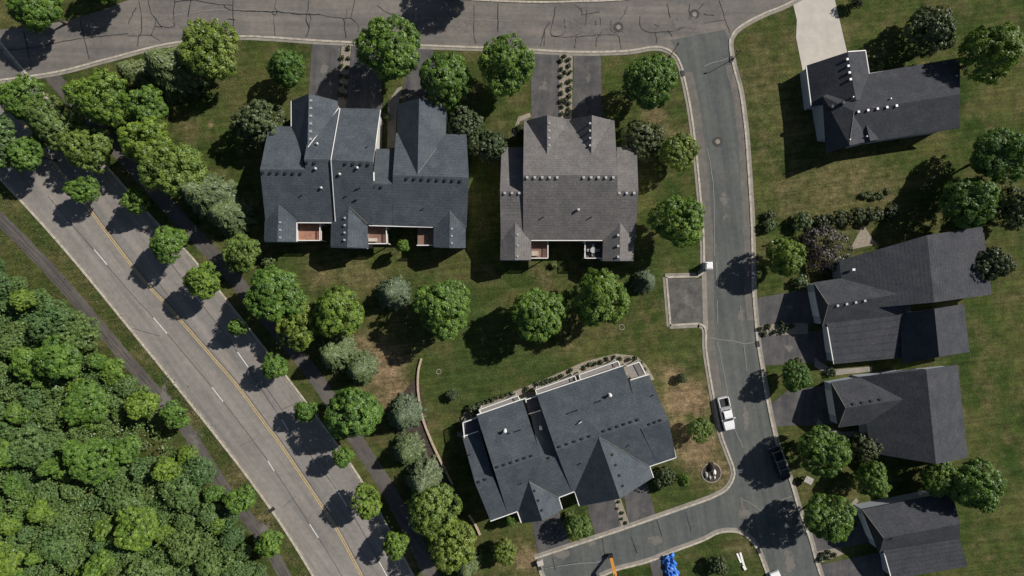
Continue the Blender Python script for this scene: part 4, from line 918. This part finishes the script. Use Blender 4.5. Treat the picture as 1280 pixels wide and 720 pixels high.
# ------------------------------------------------------------------ vegetation
def leafy_mesh(name, seed, Rad, Ht, npuff, nleaf, leaf, puff=.55, base=.22, lobes=9, gap=.0, flat=1.0, inner=1100):
    rg = np.random.default_rng(seed)
    zc = Ht * (base + (1 - base) * .48); rz = Ht * (1 - base) * .52
    # lobes
    lc = []; lr = []
    for k in range(lobes):
        a = 2 * math.pi * k * .381966 * 1.0 + rg.uniform(-.3, .3); f = (k + .5) / lobes
        rr = math.sqrt(f) * .60; z = rg.uniform(-.35, .5) * (1 - rr * .6) + (.25 if rr < .3 else 0)
        lc.append((rr * math.cos(a), rr * math.sin(a), z)); lr.append(rg.uniform(.32, .54))
    lc = np.array(lc); lr = np.array(lr)
    pts = []; nr = []
    while len(pts) < npuff:
        k = rg.integers(lobes); d = rg.normal(size=3); d /= np.linalg.norm(d)
        if d[2] < -.75: continue
        p = lc[k] + d * lr[k] * rg.uniform(.88, 1.12)
        ins = np.sum((p - lc) ** 2, 1) < (lr * .84) ** 2
        if ins.any(): continue
        if rg.random() < gap: continue
        pts.append(p); nr.append(d)
    pts = np.array(pts) * np.array([Rad, Rad, rz * flat]) + np.array([0, 0, zc]); nr = np.array(nr)
    pr = puff * rg.uniform(.65, 1.25, npuff)
    ptint = np.clip(rg.normal(.50, .25, npuff), 0, 1)
    # leaves
    idx = np.repeat(np.arange(npuff), nleaf); n = len(idx)
    d = rg.normal(size=(n, 3)) + nr[idx] * .9 + np.array([0, 0, .35]); d /= np.linalg.norm(d, axis=1)[:, None]
    c = pts[idx] + d * (pr[idx] * rg.uniform(.45, 1.0, n))[:, None]
    nn = d * 1.0 + nr[idx] * .35 + np.array([0, 0, .25]) + rg.normal(size=(n, 3)) * .34; sz = leaf * rg.uniform(.7, 1.3, n); tint = np.clip(ptint[idx] + rg.normal(0, .13, n), 0, 1)
    # inner fill
    di = rg.normal(size=(inner, 3)); di /= np.linalg.norm(di, axis=1)[:, None]
    k = rg.integers(lobes, size=inner)
    ci = (lc[k] + di * (lr[k] * rg.uniform(.35, .8, inner))[:, None]) * np.array([Rad, Rad, rz * flat]) + np.array([0, 0, zc])
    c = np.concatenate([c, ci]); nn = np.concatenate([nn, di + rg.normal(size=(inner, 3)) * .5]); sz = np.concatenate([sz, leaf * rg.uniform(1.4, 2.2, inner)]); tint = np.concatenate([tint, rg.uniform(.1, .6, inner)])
    return quads(name, rg, c, nn, sz, sz * .72, tint)
def quads(name, rg, c, nn, la, lb, tint, axis=None):
    n = len(c); nn = nn / np.linalg.norm(nn, axis=1)[:, None]
    t = rg.normal(size=(n, 3)) if axis is None else axis
    u = t - nn * np.sum(t * nn, 1)[:, None]; u /= np.linalg.norm(u, axis=1)[:, None] + 1e-9; w = np.cross(nn, u)
    A = c + u * la[:, None] * .5; B = c + w * lb[:, None] * .5; C_ = c - u * la[:, None] * .5; D = c - w * lb[:, None] * .5
    v = np.stack([A, B, C_, D], 1).reshape(-1, 3)
    me = bpy.data.meshes.new(name)
    me.vertices.add(4 * n); me.vertices.foreach_set('co', v.ravel().astype(np.float32))
    me.loops.add(4 * n); me.loops.foreach_set('vertex_index', np.arange(4 * n, dtype=np.int32))
    me.polygons.add(n); me.polygons.foreach_set('loop_start', np.arange(0, 4 * n, 4, dtype=np.int32)); me.polygons.foreach_set('loop_total', np.full(n, 4, dtype=np.int32))
    at = me.attributes.new('tint', 'FLOAT', 'POINT'); at.data.foreach_set('value', np.repeat(tint, 4).astype(np.float32))
    me.update(calc_edges=True); return me
def trunk_mesh(name, seed, Rad, Ht, r0, nl=7, top=.8):
    rg = random.Random(seed); mb = MB()
    pts = [Vector((0, 0, -.1))]; rad = [r0 * 1.35]
    for k in range(1, 7):
        f = k / 6; pts.append(Vector((rg.uniform(-.06, .06) * Rad * f, rg.uniform(-.06, .06) * Rad * f, Ht * top * f))); rad.append(r0 * (1 - .82 * f))
    mb.tube(pts, rad, 9)
    for k in range(nl):
        f = rg.uniform(.28, .7); i = int(f * 6); p = pts[i].lerp(pts[min(i + 1, 6)], f * 6 - i); a = k * 2.4 + rg.uniform(-.3, .3); L = Rad * rg.uniform(.5, .8)
        e = p + Vector((math.cos(a) * L, math.sin(a) * L, Ht * rg.uniform(.12, .25))); m_ = p.lerp(e, .5) + Vector((0, 0, .15 * L))
        mb.tube([p, m_, e], [r0 * .42, r0 * .28, r0 * .08], 6)
    return mb.mesh(name, None, 0, True)
def conifer_mesh(name, seed, Rad, Ht, nb=300, droop=.35, leaf=.5, rounded=.75):
    rg = np.random.default_rng(seed); C=[]; NN=[]; AX=[]; LA=[]; LB=[]; T=[]
    for b in range(nb):
        f = (b + rg.uniform(0, 1)) / nb; z = Ht * (.08 + .9 * f); L = Rad * (1 - f) ** rounded * rg.uniform(.78, 1.12) + .12; a = b * 2.399963 + rg.uniform(-.25, .25)
        dv = np.array([math.cos(a), math.sin(a), 0.0]); sd = np.array([-math.sin(a), math.cos(a), 0.0]); bt = np.clip(rg.normal(.5, .2), 0, 1)
        m = max(4, int(L / (leaf * .30)))
        for k in range(m):
            g = .25 + .78 * (k + .5) / m; p = dv * (L * g) + np.array([0, 0, z + L * (.18 * g - droop * g * g)])
            wd = .16 * L * (1.15 - g) + .12
            for s_ in (-1, 0, 1):
                q = p + sd * s_ * wd * rg.uniform(.5, 1.1) + rg.normal(size=3) * .05; ax = dv + sd * s_ * .8 + np.array([0, 0, -.25 - .3 * g]); 
                C.append(q); AX.append(ax); NN.append(np.array([0, 0, 1]) + dv * .55 + rg.normal(size=3) * .35); LA.append(leaf * rg.uniform(.8, 1.3)); LB.append(leaf * rg.uniform(.28, .45)); T.append(np.clip(bt + .30 * (g - .5) + rg.normal(0, .12), 0, 1))
    return quads(name, rg, np.array(C), np.array(NN), np.array(LA), np.array(LB), np.array(T), np.array(AX))

PROTO = {}
def proto(kind, variants, mat, Rad, Ht, fc=.55): PROTO[kind] = (variants, M[mat], Rad, Ht, fc)
big = [(leafy_mesh('crown', 10 + k, 5.0, 12.0, 440, 54, .30, .62, base=.25, lobes=13, gap=.08), trunk_mesh('trunk', k, 5, 12, .24)) for k in range(5)]
proto('maple', big, 'leaf', 5.0, 12.0, .62)
yel = [(leafy_mesh('crown', 30 + k, 5.0, 11.0, 340, 52, .31, .64, lobes=12, gap=.12), trunk_mesh('trunk', 20 + k, 5, 11, .22)) for k in range(3)]
proto('ash', yel, 'leaf_y', 5.0, 11.0, .6)
sml = [(leafy_mesh('crown', 50 + k, 3.1, 9.0, 260, 44, .25, .46, base=.38, lobes=7), trunk_mesh('trunk', 30 + k, 3.1, 9, .13)) for k in range(3)]
proto('street', sml, 'leaf', 3.1, 9.0, .68)
drk = [(leafy_mesh('crown', 60 + k, 4.0, 7.5, 300, 34, .30, .46, base=.12, lobes=10, gap=.15), trunk_mesh('trunk', 40 + k, 4, 7.5, .2)) for k in range(2)]
proto('dark', drk, 'leaf_d', 4.0, 7.5)
wod = [(leafy_mesh('crown', 70 + k, 4.2, 9.5, 420, 36, .26, .46, lobes=14, gap=.1), trunk_mesh('trunk', 50 + k, 4.2, 9.5, .2)) for k in range(4)]
proto('wood', wod, 'leaf_w', 4.2, 9.5)
con = [(conifer_mesh('crown', 80 + k, 3.8, 8.6), trunk_mesh('trunk', 60 + k, 1.0, 8.6, .2, nl=0, top=.95)) for k in range(3)]
proto('spruce', con, 'needle', 3.8, 8.6)
proto('bluespruce', [(a.copy(), b) for a, b in con], 'needle_b', 3.8, 8.6)
prp = [(leafy_mesh('crown', 90, 4.0, 5.5, 230, 18, .26, .6, base=.15, lobes=10, gap=.2, inner=150), trunk_mesh('trunk', 70, 4, 5.5, .18, nl=12))]
proto('purple', prp, 'purple', 4.0, 5.5)
shr = [(leafy_mesh('foliage', 100 + k, 1.0, 1.5, 46, 26, .20, .28, base=.02, lobes=6, inner=80), trunk_mesh('stem', 80 + k, .8, 1.2, .05, nl=4)) for k in range(3)]
proto('bush', shr, 'shrub', 1.0, 1.5)
proto('brightbush', [(a.copy(), b) for a, b in shr], 'shrub_b', 1.0, 1.5)
tiny = [(leafy_mesh('foliage', 120 + k, .55, .8, 30, 26, .13, .16, base=.02, lobes=5, inner=60), trunk_mesh('stem', 90 + k, .4, .6, .03, nl=3)) for k in range(2)]
proto('tiny', tiny, 'shrub', .55, .75)
first = {}
def plant(name, kind, x, y, rpx, label, cat='tree', group=None, hs=1.0, sq=1.0):
    var, mat, Rad, Ht, fc = PROTO[kind]
    if kind == 'street': hs *= max(1.0, min(1.7, 5.4 / (fc * Ht * rpx * S / Rad)))
    hcen = (fc + .06) * Ht * (rpx * S * .93 / Rad) * hs
    b = P(x, y, hcen); b.z = 0
    rad = rpx * S * (1 - hcen / CH) * .94; sc = rad / Rad
    key = (name, kind); i = random.randrange(len(var))
    rot = random.uniform(0, 6.28)
    scale = (sc * sq * random.uniform(.96, 1.04), sc / sq * random.uniform(.96, 1.04), sc * hs * random.uniform(.94, 1.06))
    fk = (name, kind, i)
    if fk in first: return dup(first[fk], b, rot, scale, label, group)
    t = thing(name, label, cat, b, rot, group); t.scale = scale
    cm, tm = var[i]
    isb = 'bush' in kind or kind == 'tiny'
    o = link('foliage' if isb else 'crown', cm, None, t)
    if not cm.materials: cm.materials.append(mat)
    o2 = link('stem' if isb else 'trunk', tm, None, t)
    if not tm.materials: tm.materials.append(M['bark'])
    first[fk] = t; return t
T = plant
G1 = 'trees of the front lawns'
# upper row
T('tree', 'ash', 258, 57, 40, 'large yellow green leafy tree overhanging the upper road at the left', sq=1.05)
T('tree', 'maple', 357, 86, 25, 'medium green tree on the lawn left of the first driveway')
T('tree', 'maple', 487, 58, 43, 'largest green tree between the road and the long townhouse garage')
T('tree', 'maple', 557, 95, 35, 'round green tree in front of the right garage gable of the long townhouse')
T('tree', 'maple', 634, 80, 37, 'round green tree left of the shrub lined double driveway')
T('tree', 'maple', 812, 99, 38, 'broad green tree on the curved corner lawn by the junction')
T('tree', 'ash', 851, 189, 25, 'small bright tree beside the side street kerb, upper of two')
T('tree', 'maple', 851, 277, 38, 'large round green tree overhanging the side street kerb')
T('small_tree', 'dark', 322, 151, 32, 'dull dark green tree beside the left garage of the long townhouse')
T('small_tree', 'dark', 582, 156, 25, 'dark green small tree overhanging the right roof of the long townhouse')
T('small_tree', 'dark', 613, 182, 25, 'dark green small tree between the long townhouse and the grey brown house', hs=.9)
T('small_tree', 'dark', 803, 176, 29, 'dull grey green tree at the right wall of the grey brown house', hs=.85)
# upper left group
T('spruce_tree', 'spruce', 200, 78, 36, 'dark spruce beneath the yellow green tree by the upper road')
T('spruce_tree', 'spruce', 160, 88, 26, 'dark spruce at the left edge of the photo by the upper road')
T('tree', 'maple', 178, 132, 27, 'green tree at the left edge below the dark spruces')
T('tree', 'maple', 178, 176, 34, 'green tree at the left edge between the spruces and the avenue')
T('tree', 'ash', 212, 212, 40, 'large yellow green tree beside the avenue footpath at the left')
T('tree', 'street', 166, 250, 16, 'small green tree at the left edge beside the avenue')
T('spruce_tree', 'spruce', 246, 240, 34, 'grey green spruce next to the yellow green tree by the footpath', hs=1.1)
T('spruce_tree', 'spruce', 275, 266, 28, 'rounded grey green spruce nearest the corner of the long townhouse lawn')
# street trees on the avenue
for x, y, r, lb in ((203, 302, 26, 'round street tree over the avenue kerb, topmost of the row'), (252, 353, 24, 'round street tree over the avenue kerb, second from the top'), (295, 410, 13, 'tiny street tree on the avenue kerb below the two round ones'), (343, 459, 17, 'small street tree over the avenue kerb, nearest the four tree clump'),
                    (380, 517, 16, 'small street tree on the avenue kerb left of the big green tree'), (429, 571, 14, 'tiny street tree on the avenue kerb near the paved path'), (459, 627, 22, 'round street tree over the avenue kerb in the lower row'), (492, 682, 18, 'round street tree over the avenue kerb, lowest of the row')):
    T('street_tree', 'street', x, y, r, lb, group='street trees along the avenue')
# clump below house 1
T('tree', 'ash', 301, 316, 25, 'small yellow green tree at the top of the clump beside the footpath')
T('tree', 'maple', 338, 366, 39, 'large green tree in the clump by the footpath, upper left')
T('tree', 'ash', 372, 408, 31, 'yellow green tree in the middle of the clump by the footpath')
T('tree', 'maple', 418, 392, 33, 'green tree on the lawn side of the clump by the footpath')
T('spruce_tree', 'bluespruce', 487, 367, 24, 'pale grey spruce on the lawn beneath the long townhouse')
T('spruce_tree', 'spruce', 414, 443, 27, 'grey green spruce below the tree clump')
T('spruce_tree', 'spruce', 447, 463, 22, 'small olive spruce above the big green footpath tree')
T('tree', 'maple', 553, 388, 38, 'large round green tree at the top end of the retaining wall')
T('tree', 'maple', 671, 393, 37, 'large round green tree, left of the pair on the middle lawn')
T('tree', 'maple', 750, 375, 38, 'large round green tree, right of the pair on the middle lawn')
T('spruce_tree', 'bluespruce', 808, 352, 16, 'small pale spruce near the parking pad')
T('tree', 'maple', 441, 519, 37, 'large bright green tree between the footpath and the brown mulch')
T('spruce_tree', 'bluespruce', 502, 521, 25, 'pale grey spruce right of the big footpath tree')
T('spruce_tree', 'spruce', 506, 567, 22, 'round olive green spruce on the mulch bed')
T('spruce_tree', 'bluespruce', 527, 604, 27, 'large grey spruce on the mulch bed above the yellow green pair')
T('tree', 'ash', 539, 640, 35, 'large yellow green tree, upper of the pair beside the footpath')
T('tree', 'ash', 564, 684, 34, 'large yellow green tree, lower of the pair beside the footpath')
T('spruce_tree', 'spruce', 582, 712, 20, 'olive spruce at the lower edge below the yellow green pair')
T('tree', 'ash', 631, 692, 18, 'small bright tree left of the lower house driveway')
T('tree', 'ash', 724, 659, 18, 'small bright tree between two driveways of the lower house')
T('small_tree', 'street', 639, 653, 7, 'tiny green sapling at the porch of the lower house')
T('small_tree', 'street', 503, 306, 9, 'small pale green sapling between the back decks of the long townhouse')
# right side
T('tree', 'maple', 985, 322, 26, 'round green tree on the lawn above the twin garage house')
T('small_tree', 'purple', 1030, 310, 33, 'dark purple leaved tree beside the twin garage house', hs=.55)
T('tree', 'maple', 996, 472, 21, 'round green tree between the right side driveways')
T('tree', 'maple', 1034, 566, 34, 'large round tree beside the black pickup')
T('tree', 'maple', 1038, 650, 32, 'large round tree in front of the lower right house')
T('small_tree', 'dark', 1083, 562, 21, 'dull green tree, upper of two by the right lawn walk')
T('tree', 'maple', 1094, 600, 23, 'green tree, lower of two by the right lawn walk')
T('tree', 'ash', 876, 537, 17, 'small bright tree behind the white pickup')
T('small_tree', 'dark', 832, 597, 15, 'spiky brownish shrub tree beside the gutter of the lower house')
T('small_tree', 'street', 855, 602, 8, 'small green sapling right of the spiky shrub tree')
T('small_tree', 'dark', 852, 473, 7, 'small dark sapling on the dry lawn right of the lower house')
T('small_tree', 'dark', 898, 708, 13, 'dark tree on the corner lawn at the lower edge')
T('small_tree', 'dark', 565, 494, 8, 'lone low sapling on the lawn left of the lower house')
T('tree', 'maple', 588, -52, 36, 'tree above the photo edge shading the upper road')
T('tree', 'dark', 1070, 2, 10, 'small dark tree beside the pale concrete driveway at the top edge')
T('tree', 'dark', 1166, 34, 34, 'added unseen dark tree shading the lawn of the upper right house')  # added out of view, casts the shadow of an unbuilt neighbouring house
# wood, lower left
def inpoly(x, y, poly):
    c = False; n = len(poly)
    for i in range(n):
        (x1, y1), (x2, y2) = poly[i], poly[i - 1]
        if (y1 > y) != (y2 > y) and x < (x2 - x1) * (y - y1) / (y2 - y1) + x1: c = not c
    return c
WP = [(-40, 300), (100, 412), (160, 480), (205, 530), (240, 575), (285, 640), (320, 700), (350, 770), (-40, 770)]
random.seed(21); pts = []; tries = 0
while tries < 6000:
    tries += 1; x, y = random.uniform(-30, 345), random.uniform(300, 760)
    if not inpoly(x, y, WP): continue
    r = random.choice((random.uniform(9, 16), random.uniform(15, 30)))
    if all((x - a) ** 2 + (y - b) ** 2 > (.62 * (r + c)) ** 2 for a, b, c in pts): pts.append((x, y, r))
for x, y, r in pts:
    if abs(x - 190) < 26 and abs(y - 553) < 20: continue
    T('woodland_tree', random.choice(('wood', 'wood', 'wood', 'wood', 'wood', 'street', 'maple')), x, y, r, 'green tree in the dense wood beside the paved path', group='trees of the dense wood', hs=random.uniform(.7, 1.25))
for x, y, r, lb in ((216, 521, 19, 'bright tree leaning over the paved path, topmost of three'), (296, 626, 19, 'bright tree leaning over the paved path, middle of three'), (334, 681, 19, 'bright tree leaning over the paved path, lowest of three'), (177, 508, 20, 'green tree at the upper edge of the wood by the path')):
    T('tree', 'street', x, y, r, lb, group='path side trees')
# pale flowering bushes at the clearing
for x, y, r in ((172, 555, 7), (181, 558, 6), (165, 545, 7)):
    T('bush', 'brightbush', x, y, r, 'pale bush at the dark clearing in the wood', 'shrub', 'pale bushes of the wood clearing')
# leafy undergrowth filling the wood floor
rg = np.random.default_rng(9); c = []
while len(c) < 42000:
    x, y = rg.uniform(-30, 350), rg.uniform(300, 760)
    if inpoly(x, y, WP) and (x - 190) ** 2 + ((y - 553) * 1.3) ** 2 > 500:
        k = math.sin(x * .31 + 2 * math.sin(y * .17)) * math.sin(y * .27 + math.sin(x * .21)); q = P(x, y); c.append((q.x, q.y, rg.uniform(.2, 1.2) + (2.2 + 2.6 * k + .9 * math.sin(x * .9 + y * .3) * math.sin(y * .8)) * rg.uniform(.75, 1.05)))
c = np.array(c); n = len(c)
me = quads('undergrowth', rg, c, rg.normal(size=(n, 3)) * .5 + np.array([.2, .1, .9]), rg.uniform(.22, .5, n), rg.uniform(.15, .34, n), rg.uniform(.1, .95, n))
tag(link('undergrowth', me, M['leaf_w']), kind='stuff', label='leafy undergrowth on the floor of the dense wood', cat='undergrowth')
# margins of the place beyond the photograph
random.seed(5)
for x, y, r, k in ((120, 120, 36, 'maple'), (60, 150, 34, 'wood'), (105, 185, 30, 'ash'), (20, 120, 30, 'maple'), (-10, 180, 36, 'wood'), (130, 5 - 40, 30, 'maple'), (40, 5, 34, 'maple'), (96, 236, 20, 'street'), (30, 190, 24, 'street')):
    T('tree', k, x, y, r, 'leafy tree beyond the left edge of the photo', group='trees beyond the left edge')
for x, y, r, k in ((1215, 250, 34, 'maple'), (1255, 195, 36, 'maple'), (1240, 330, 26, 'dark'), (1250, 60, 38, 'maple'), (1225, 610, 36, 'maple'), (1180, 600, 26, 'maple'), (1270, 260, 30, 'dark')):
    T('tree', k, x, y, r, 'leafy tree beyond the right edge of the photo', group='trees beyond the right edge')

# shrubs
def row(pts, kind, r, label, group, name='shrub', cat='shrub'):
    for x, y in pts: T(name, kind, x, y, r * random.uniform(.85, 1.15), label, cat, group)
row([(x / 4 + 640, y / 4) for x, y in ((262, 280), (284, 297), (245, 302), (286, 326), (247, 345), (265, 362), (289, 360), (247, 380), (288, 405), (246, 423), (290, 440), (247, 466), (286, 480), (250, 503), (285, 515), (268, 500), (250, 535), (285, 545), (250, 567), (275, 567))], 'tiny', 3.2, 'dark round shrub in the gravel strip between the twin driveways', 'shrubs of the twin driveway strip')
row([(435, 60), (427.5, 72), (435, 72), (426.5, 82), (434, 84), (426, 95), (433, 96), (425, 106), (432, 108), (425, 118), (431, 120)], 'tiny', 3.3, 'dark round shrub in the strip beside the first driveway', 'shrubs of the first driveway strip')
row(cr(560, 430, 6, [(230, 452), (262, 440), (297, 430), (332, 417), (370, 405), (405, 393), (440, 382), (475, 370)]), 'tiny', 3.0, 'small brown green shrub in the gravel bed by the leftmost deck of the lower house', 'shrubs along the leftmost deck')
row(cr(560, 430, 6, [(672, 298), (710, 290), (742, 280), (782, 268), (818, 255), (852, 240), (915, 200), (590, 340), (627, 345)]), 'tiny', 3.3, 'small brown green shrub in the gravel bed by the middle deck of the lower house', 'shrubs along the middle deck')
row(cr(700, 430, 6, [(180, 180), (220, 155), (260, 148), (312, 133), (352, 117), (402, 100), (452, 110), (512, 115), (565, 108), (605, 140), (630, 190)]), 'tiny', 3.3, 'small brown green shrub in the gravel bed by the rightmost decks of the lower house', 'shrubs along the rightmost deck')
row(cr(700, 540, 6, [(440, 525), (433, 575), (467, 607), (463, 652), (495, 682)]), 'tiny', 2.2, 'tiny dark shrub in the gravel strip between the lower house driveways', 'shrubs between the lower driveways')
row(cr(880, 360, 4, [(287, 205), (320, 195), (303, 228), (350, 220), (390, 180), (415, 200), (400, 212), (440, 190)]), 'tiny', 4.4, 'dark round shrub in the gravel between the two right side driveways', 'shrubs between the right driveways')
row(cr(980, 590, 5.536, [(267, 570), (312, 557), (257, 605), (303, 595), (347, 577)]), 'tiny', 4.0, 'dark round shrub in the pale bed at the lower right driveway', 'shrubs of the lower right driveway')
for x, y, r, k, lb in ((591, 513, 8, 'bush', 'large round bush at the left end of the gravel bed'), (962, 270, 7, 'bush', 'dark bush nearest the side street, upper of two'), (963, 282, 9, 'brightbush', 'green bush nearest the side street, lower of two'), (1003, 276, 13, 'brightbush', 'bright green bush, first of the hedge row'),
                       (1027, 277, 11, 'bush', 'dark bush, second of the hedge row'), (1048, 272, 11, 'bush', 'dark bush, third of the hedge row'), (1070, 269, 11, 'bush', 'dark bush, fourth of the hedge row'), (1093, 268, 11, 'bush', 'dark bush, fifth of the hedge row'), (1115, 264, 10, 'bush', 'dark bush, last of the hedge row'),
                       (1003, 352, 9, 'brightbush', 'pale silvery bush at the garage corner of the twin garage house'), (483, 147, 5, 'brightbush', 'small bright bush beside the front walk of the long townhouse'), (497, 360, 7, 'bush', 'low bush beside the pale spruce'), (1065, 655, 6, 'bush', 'low bush beside the walk of the lower right house'),
                       (650, 160, 6, 'bush', 'dark bush at the stone edging by the grey brown house'), (333, 325, 9, 'brightbush', 'pale grey bush at the corner of the long townhouse'), (693, 331, 5, 'brightbush', 'small pale bush below the left deck of the grey brown house'), (1090, 82, 6, 'bush', 'dark bush by the upper right house garage wall'), (1100, 82, 6, 'brightbush', 'grey bush by the upper right house wall, right of the dark one'), (575, 535, 6, 'bush', 'dark bush by the white deck rail of the lower house'),
                       (712, 645, 6, 'brightbush', 'pale flowering bush by the driveway of the lower house'), (997, 452, 6, 'bush', 'dark bush above the round tree by the right driveways'), (1040, 465, 6, 'bush', 'low dark bush along the white wall of the right house')):
    T('bush', k, x, y, r, lb, 'shrub')
row([(1080 + 4 * k + random.uniform(-1, 1), 243 + random.uniform(-5, 5)) for k in range(9)], 'brightbush', 3.5, 'pale flowering low plant in the patch on the right lawn', 'pale flowering plants on the right lawn', 'flowering_plant', 'plant')
# rough grass along the paved path and under the trees
rg = np.random.default_rng(77); c = []
for pl, off in ((PATH_L, 3.0), (PATH_L, -2.6)):
    sp = smooth_line(px2w(pl), .5)
    for i in range(len(sp) - 1):
        d = (sp[i + 1] - sp[i]).normalized(); nr = Vector((-d.y, d.x))
        for _ in range(9):
            q = sp[i] + nr * (off + rg.normal(0, .6)) + d * rg.uniform(-.4, .4); c.append((q.x, q.y, rg.uniform(.05, .25)))
c = np.array(c); n = len(c)
me = quads('rough_grass', rg, c, rg.normal(size=(n, 3)) * .7 + np.array([0, 0, .8]), rg.uniform(.15, .4, n), rg.uniform(.08, .2, n), rg.uniform(0, 1, n))
tag(link('rough_grass', me, M['shrub']), kind='stuff', label='rough grass tufts along the paved path', cat='grass')

# ------------------------------------------------------------------ light, sky, camera
EL = R(39); L = Vector((math.cos(EL) * .868, math.cos(EL) * .497, math.sin(EL))).normalized()
sun = bpy.data.lights.new('sun', 'SUN'); sun.energy = 5.0; sun.angle = R(.55); sun.color = (1.0, .955, .89)
so = bpy.data.objects.new('sun', sun); COL.objects.link(so); so.rotation_euler = (-L).to_track_quat('-Z', 'Y').to_euler(); so.location = L * 200
W = bpy.data.worlds.new('World'); SC.world = W; W.use_nodes = True; nt = W.node_tree
bg = nt.nodes['Background']; sk = nt.nodes.new('ShaderNodeTexSky'); sk.sky_type = 'NISHITA'; sk.sun_disc = False; sk.sun_elevation = EL; sk.sun_rotation = math.atan2(L.x, L.y)
nt.links.new(sk.outputs[0], bg.inputs[0]); bg.inputs[1].default_value = .05
cam = bpy.data.cameras.new('camera'); co = bpy.data.objects.new('camera', cam); COL.objects.link(co); co.location = (0, 0, CH); co.rotation_euler = (0, 0, 0)
cam.sensor_width = 36; cam.lens = 36 * CH / (1280 * S); cam.clip_end = 4000; SC.camera = co
vs = SC.view_settings; vs.view_transform = 'Standard'; vs.look = 'None'; vs.gamma = 1; vs.exposure = .06; vs.use_curve_mapping = False
SC.cycles.max_bounces = 6; SC.cycles.transparent_max_bounces = 4
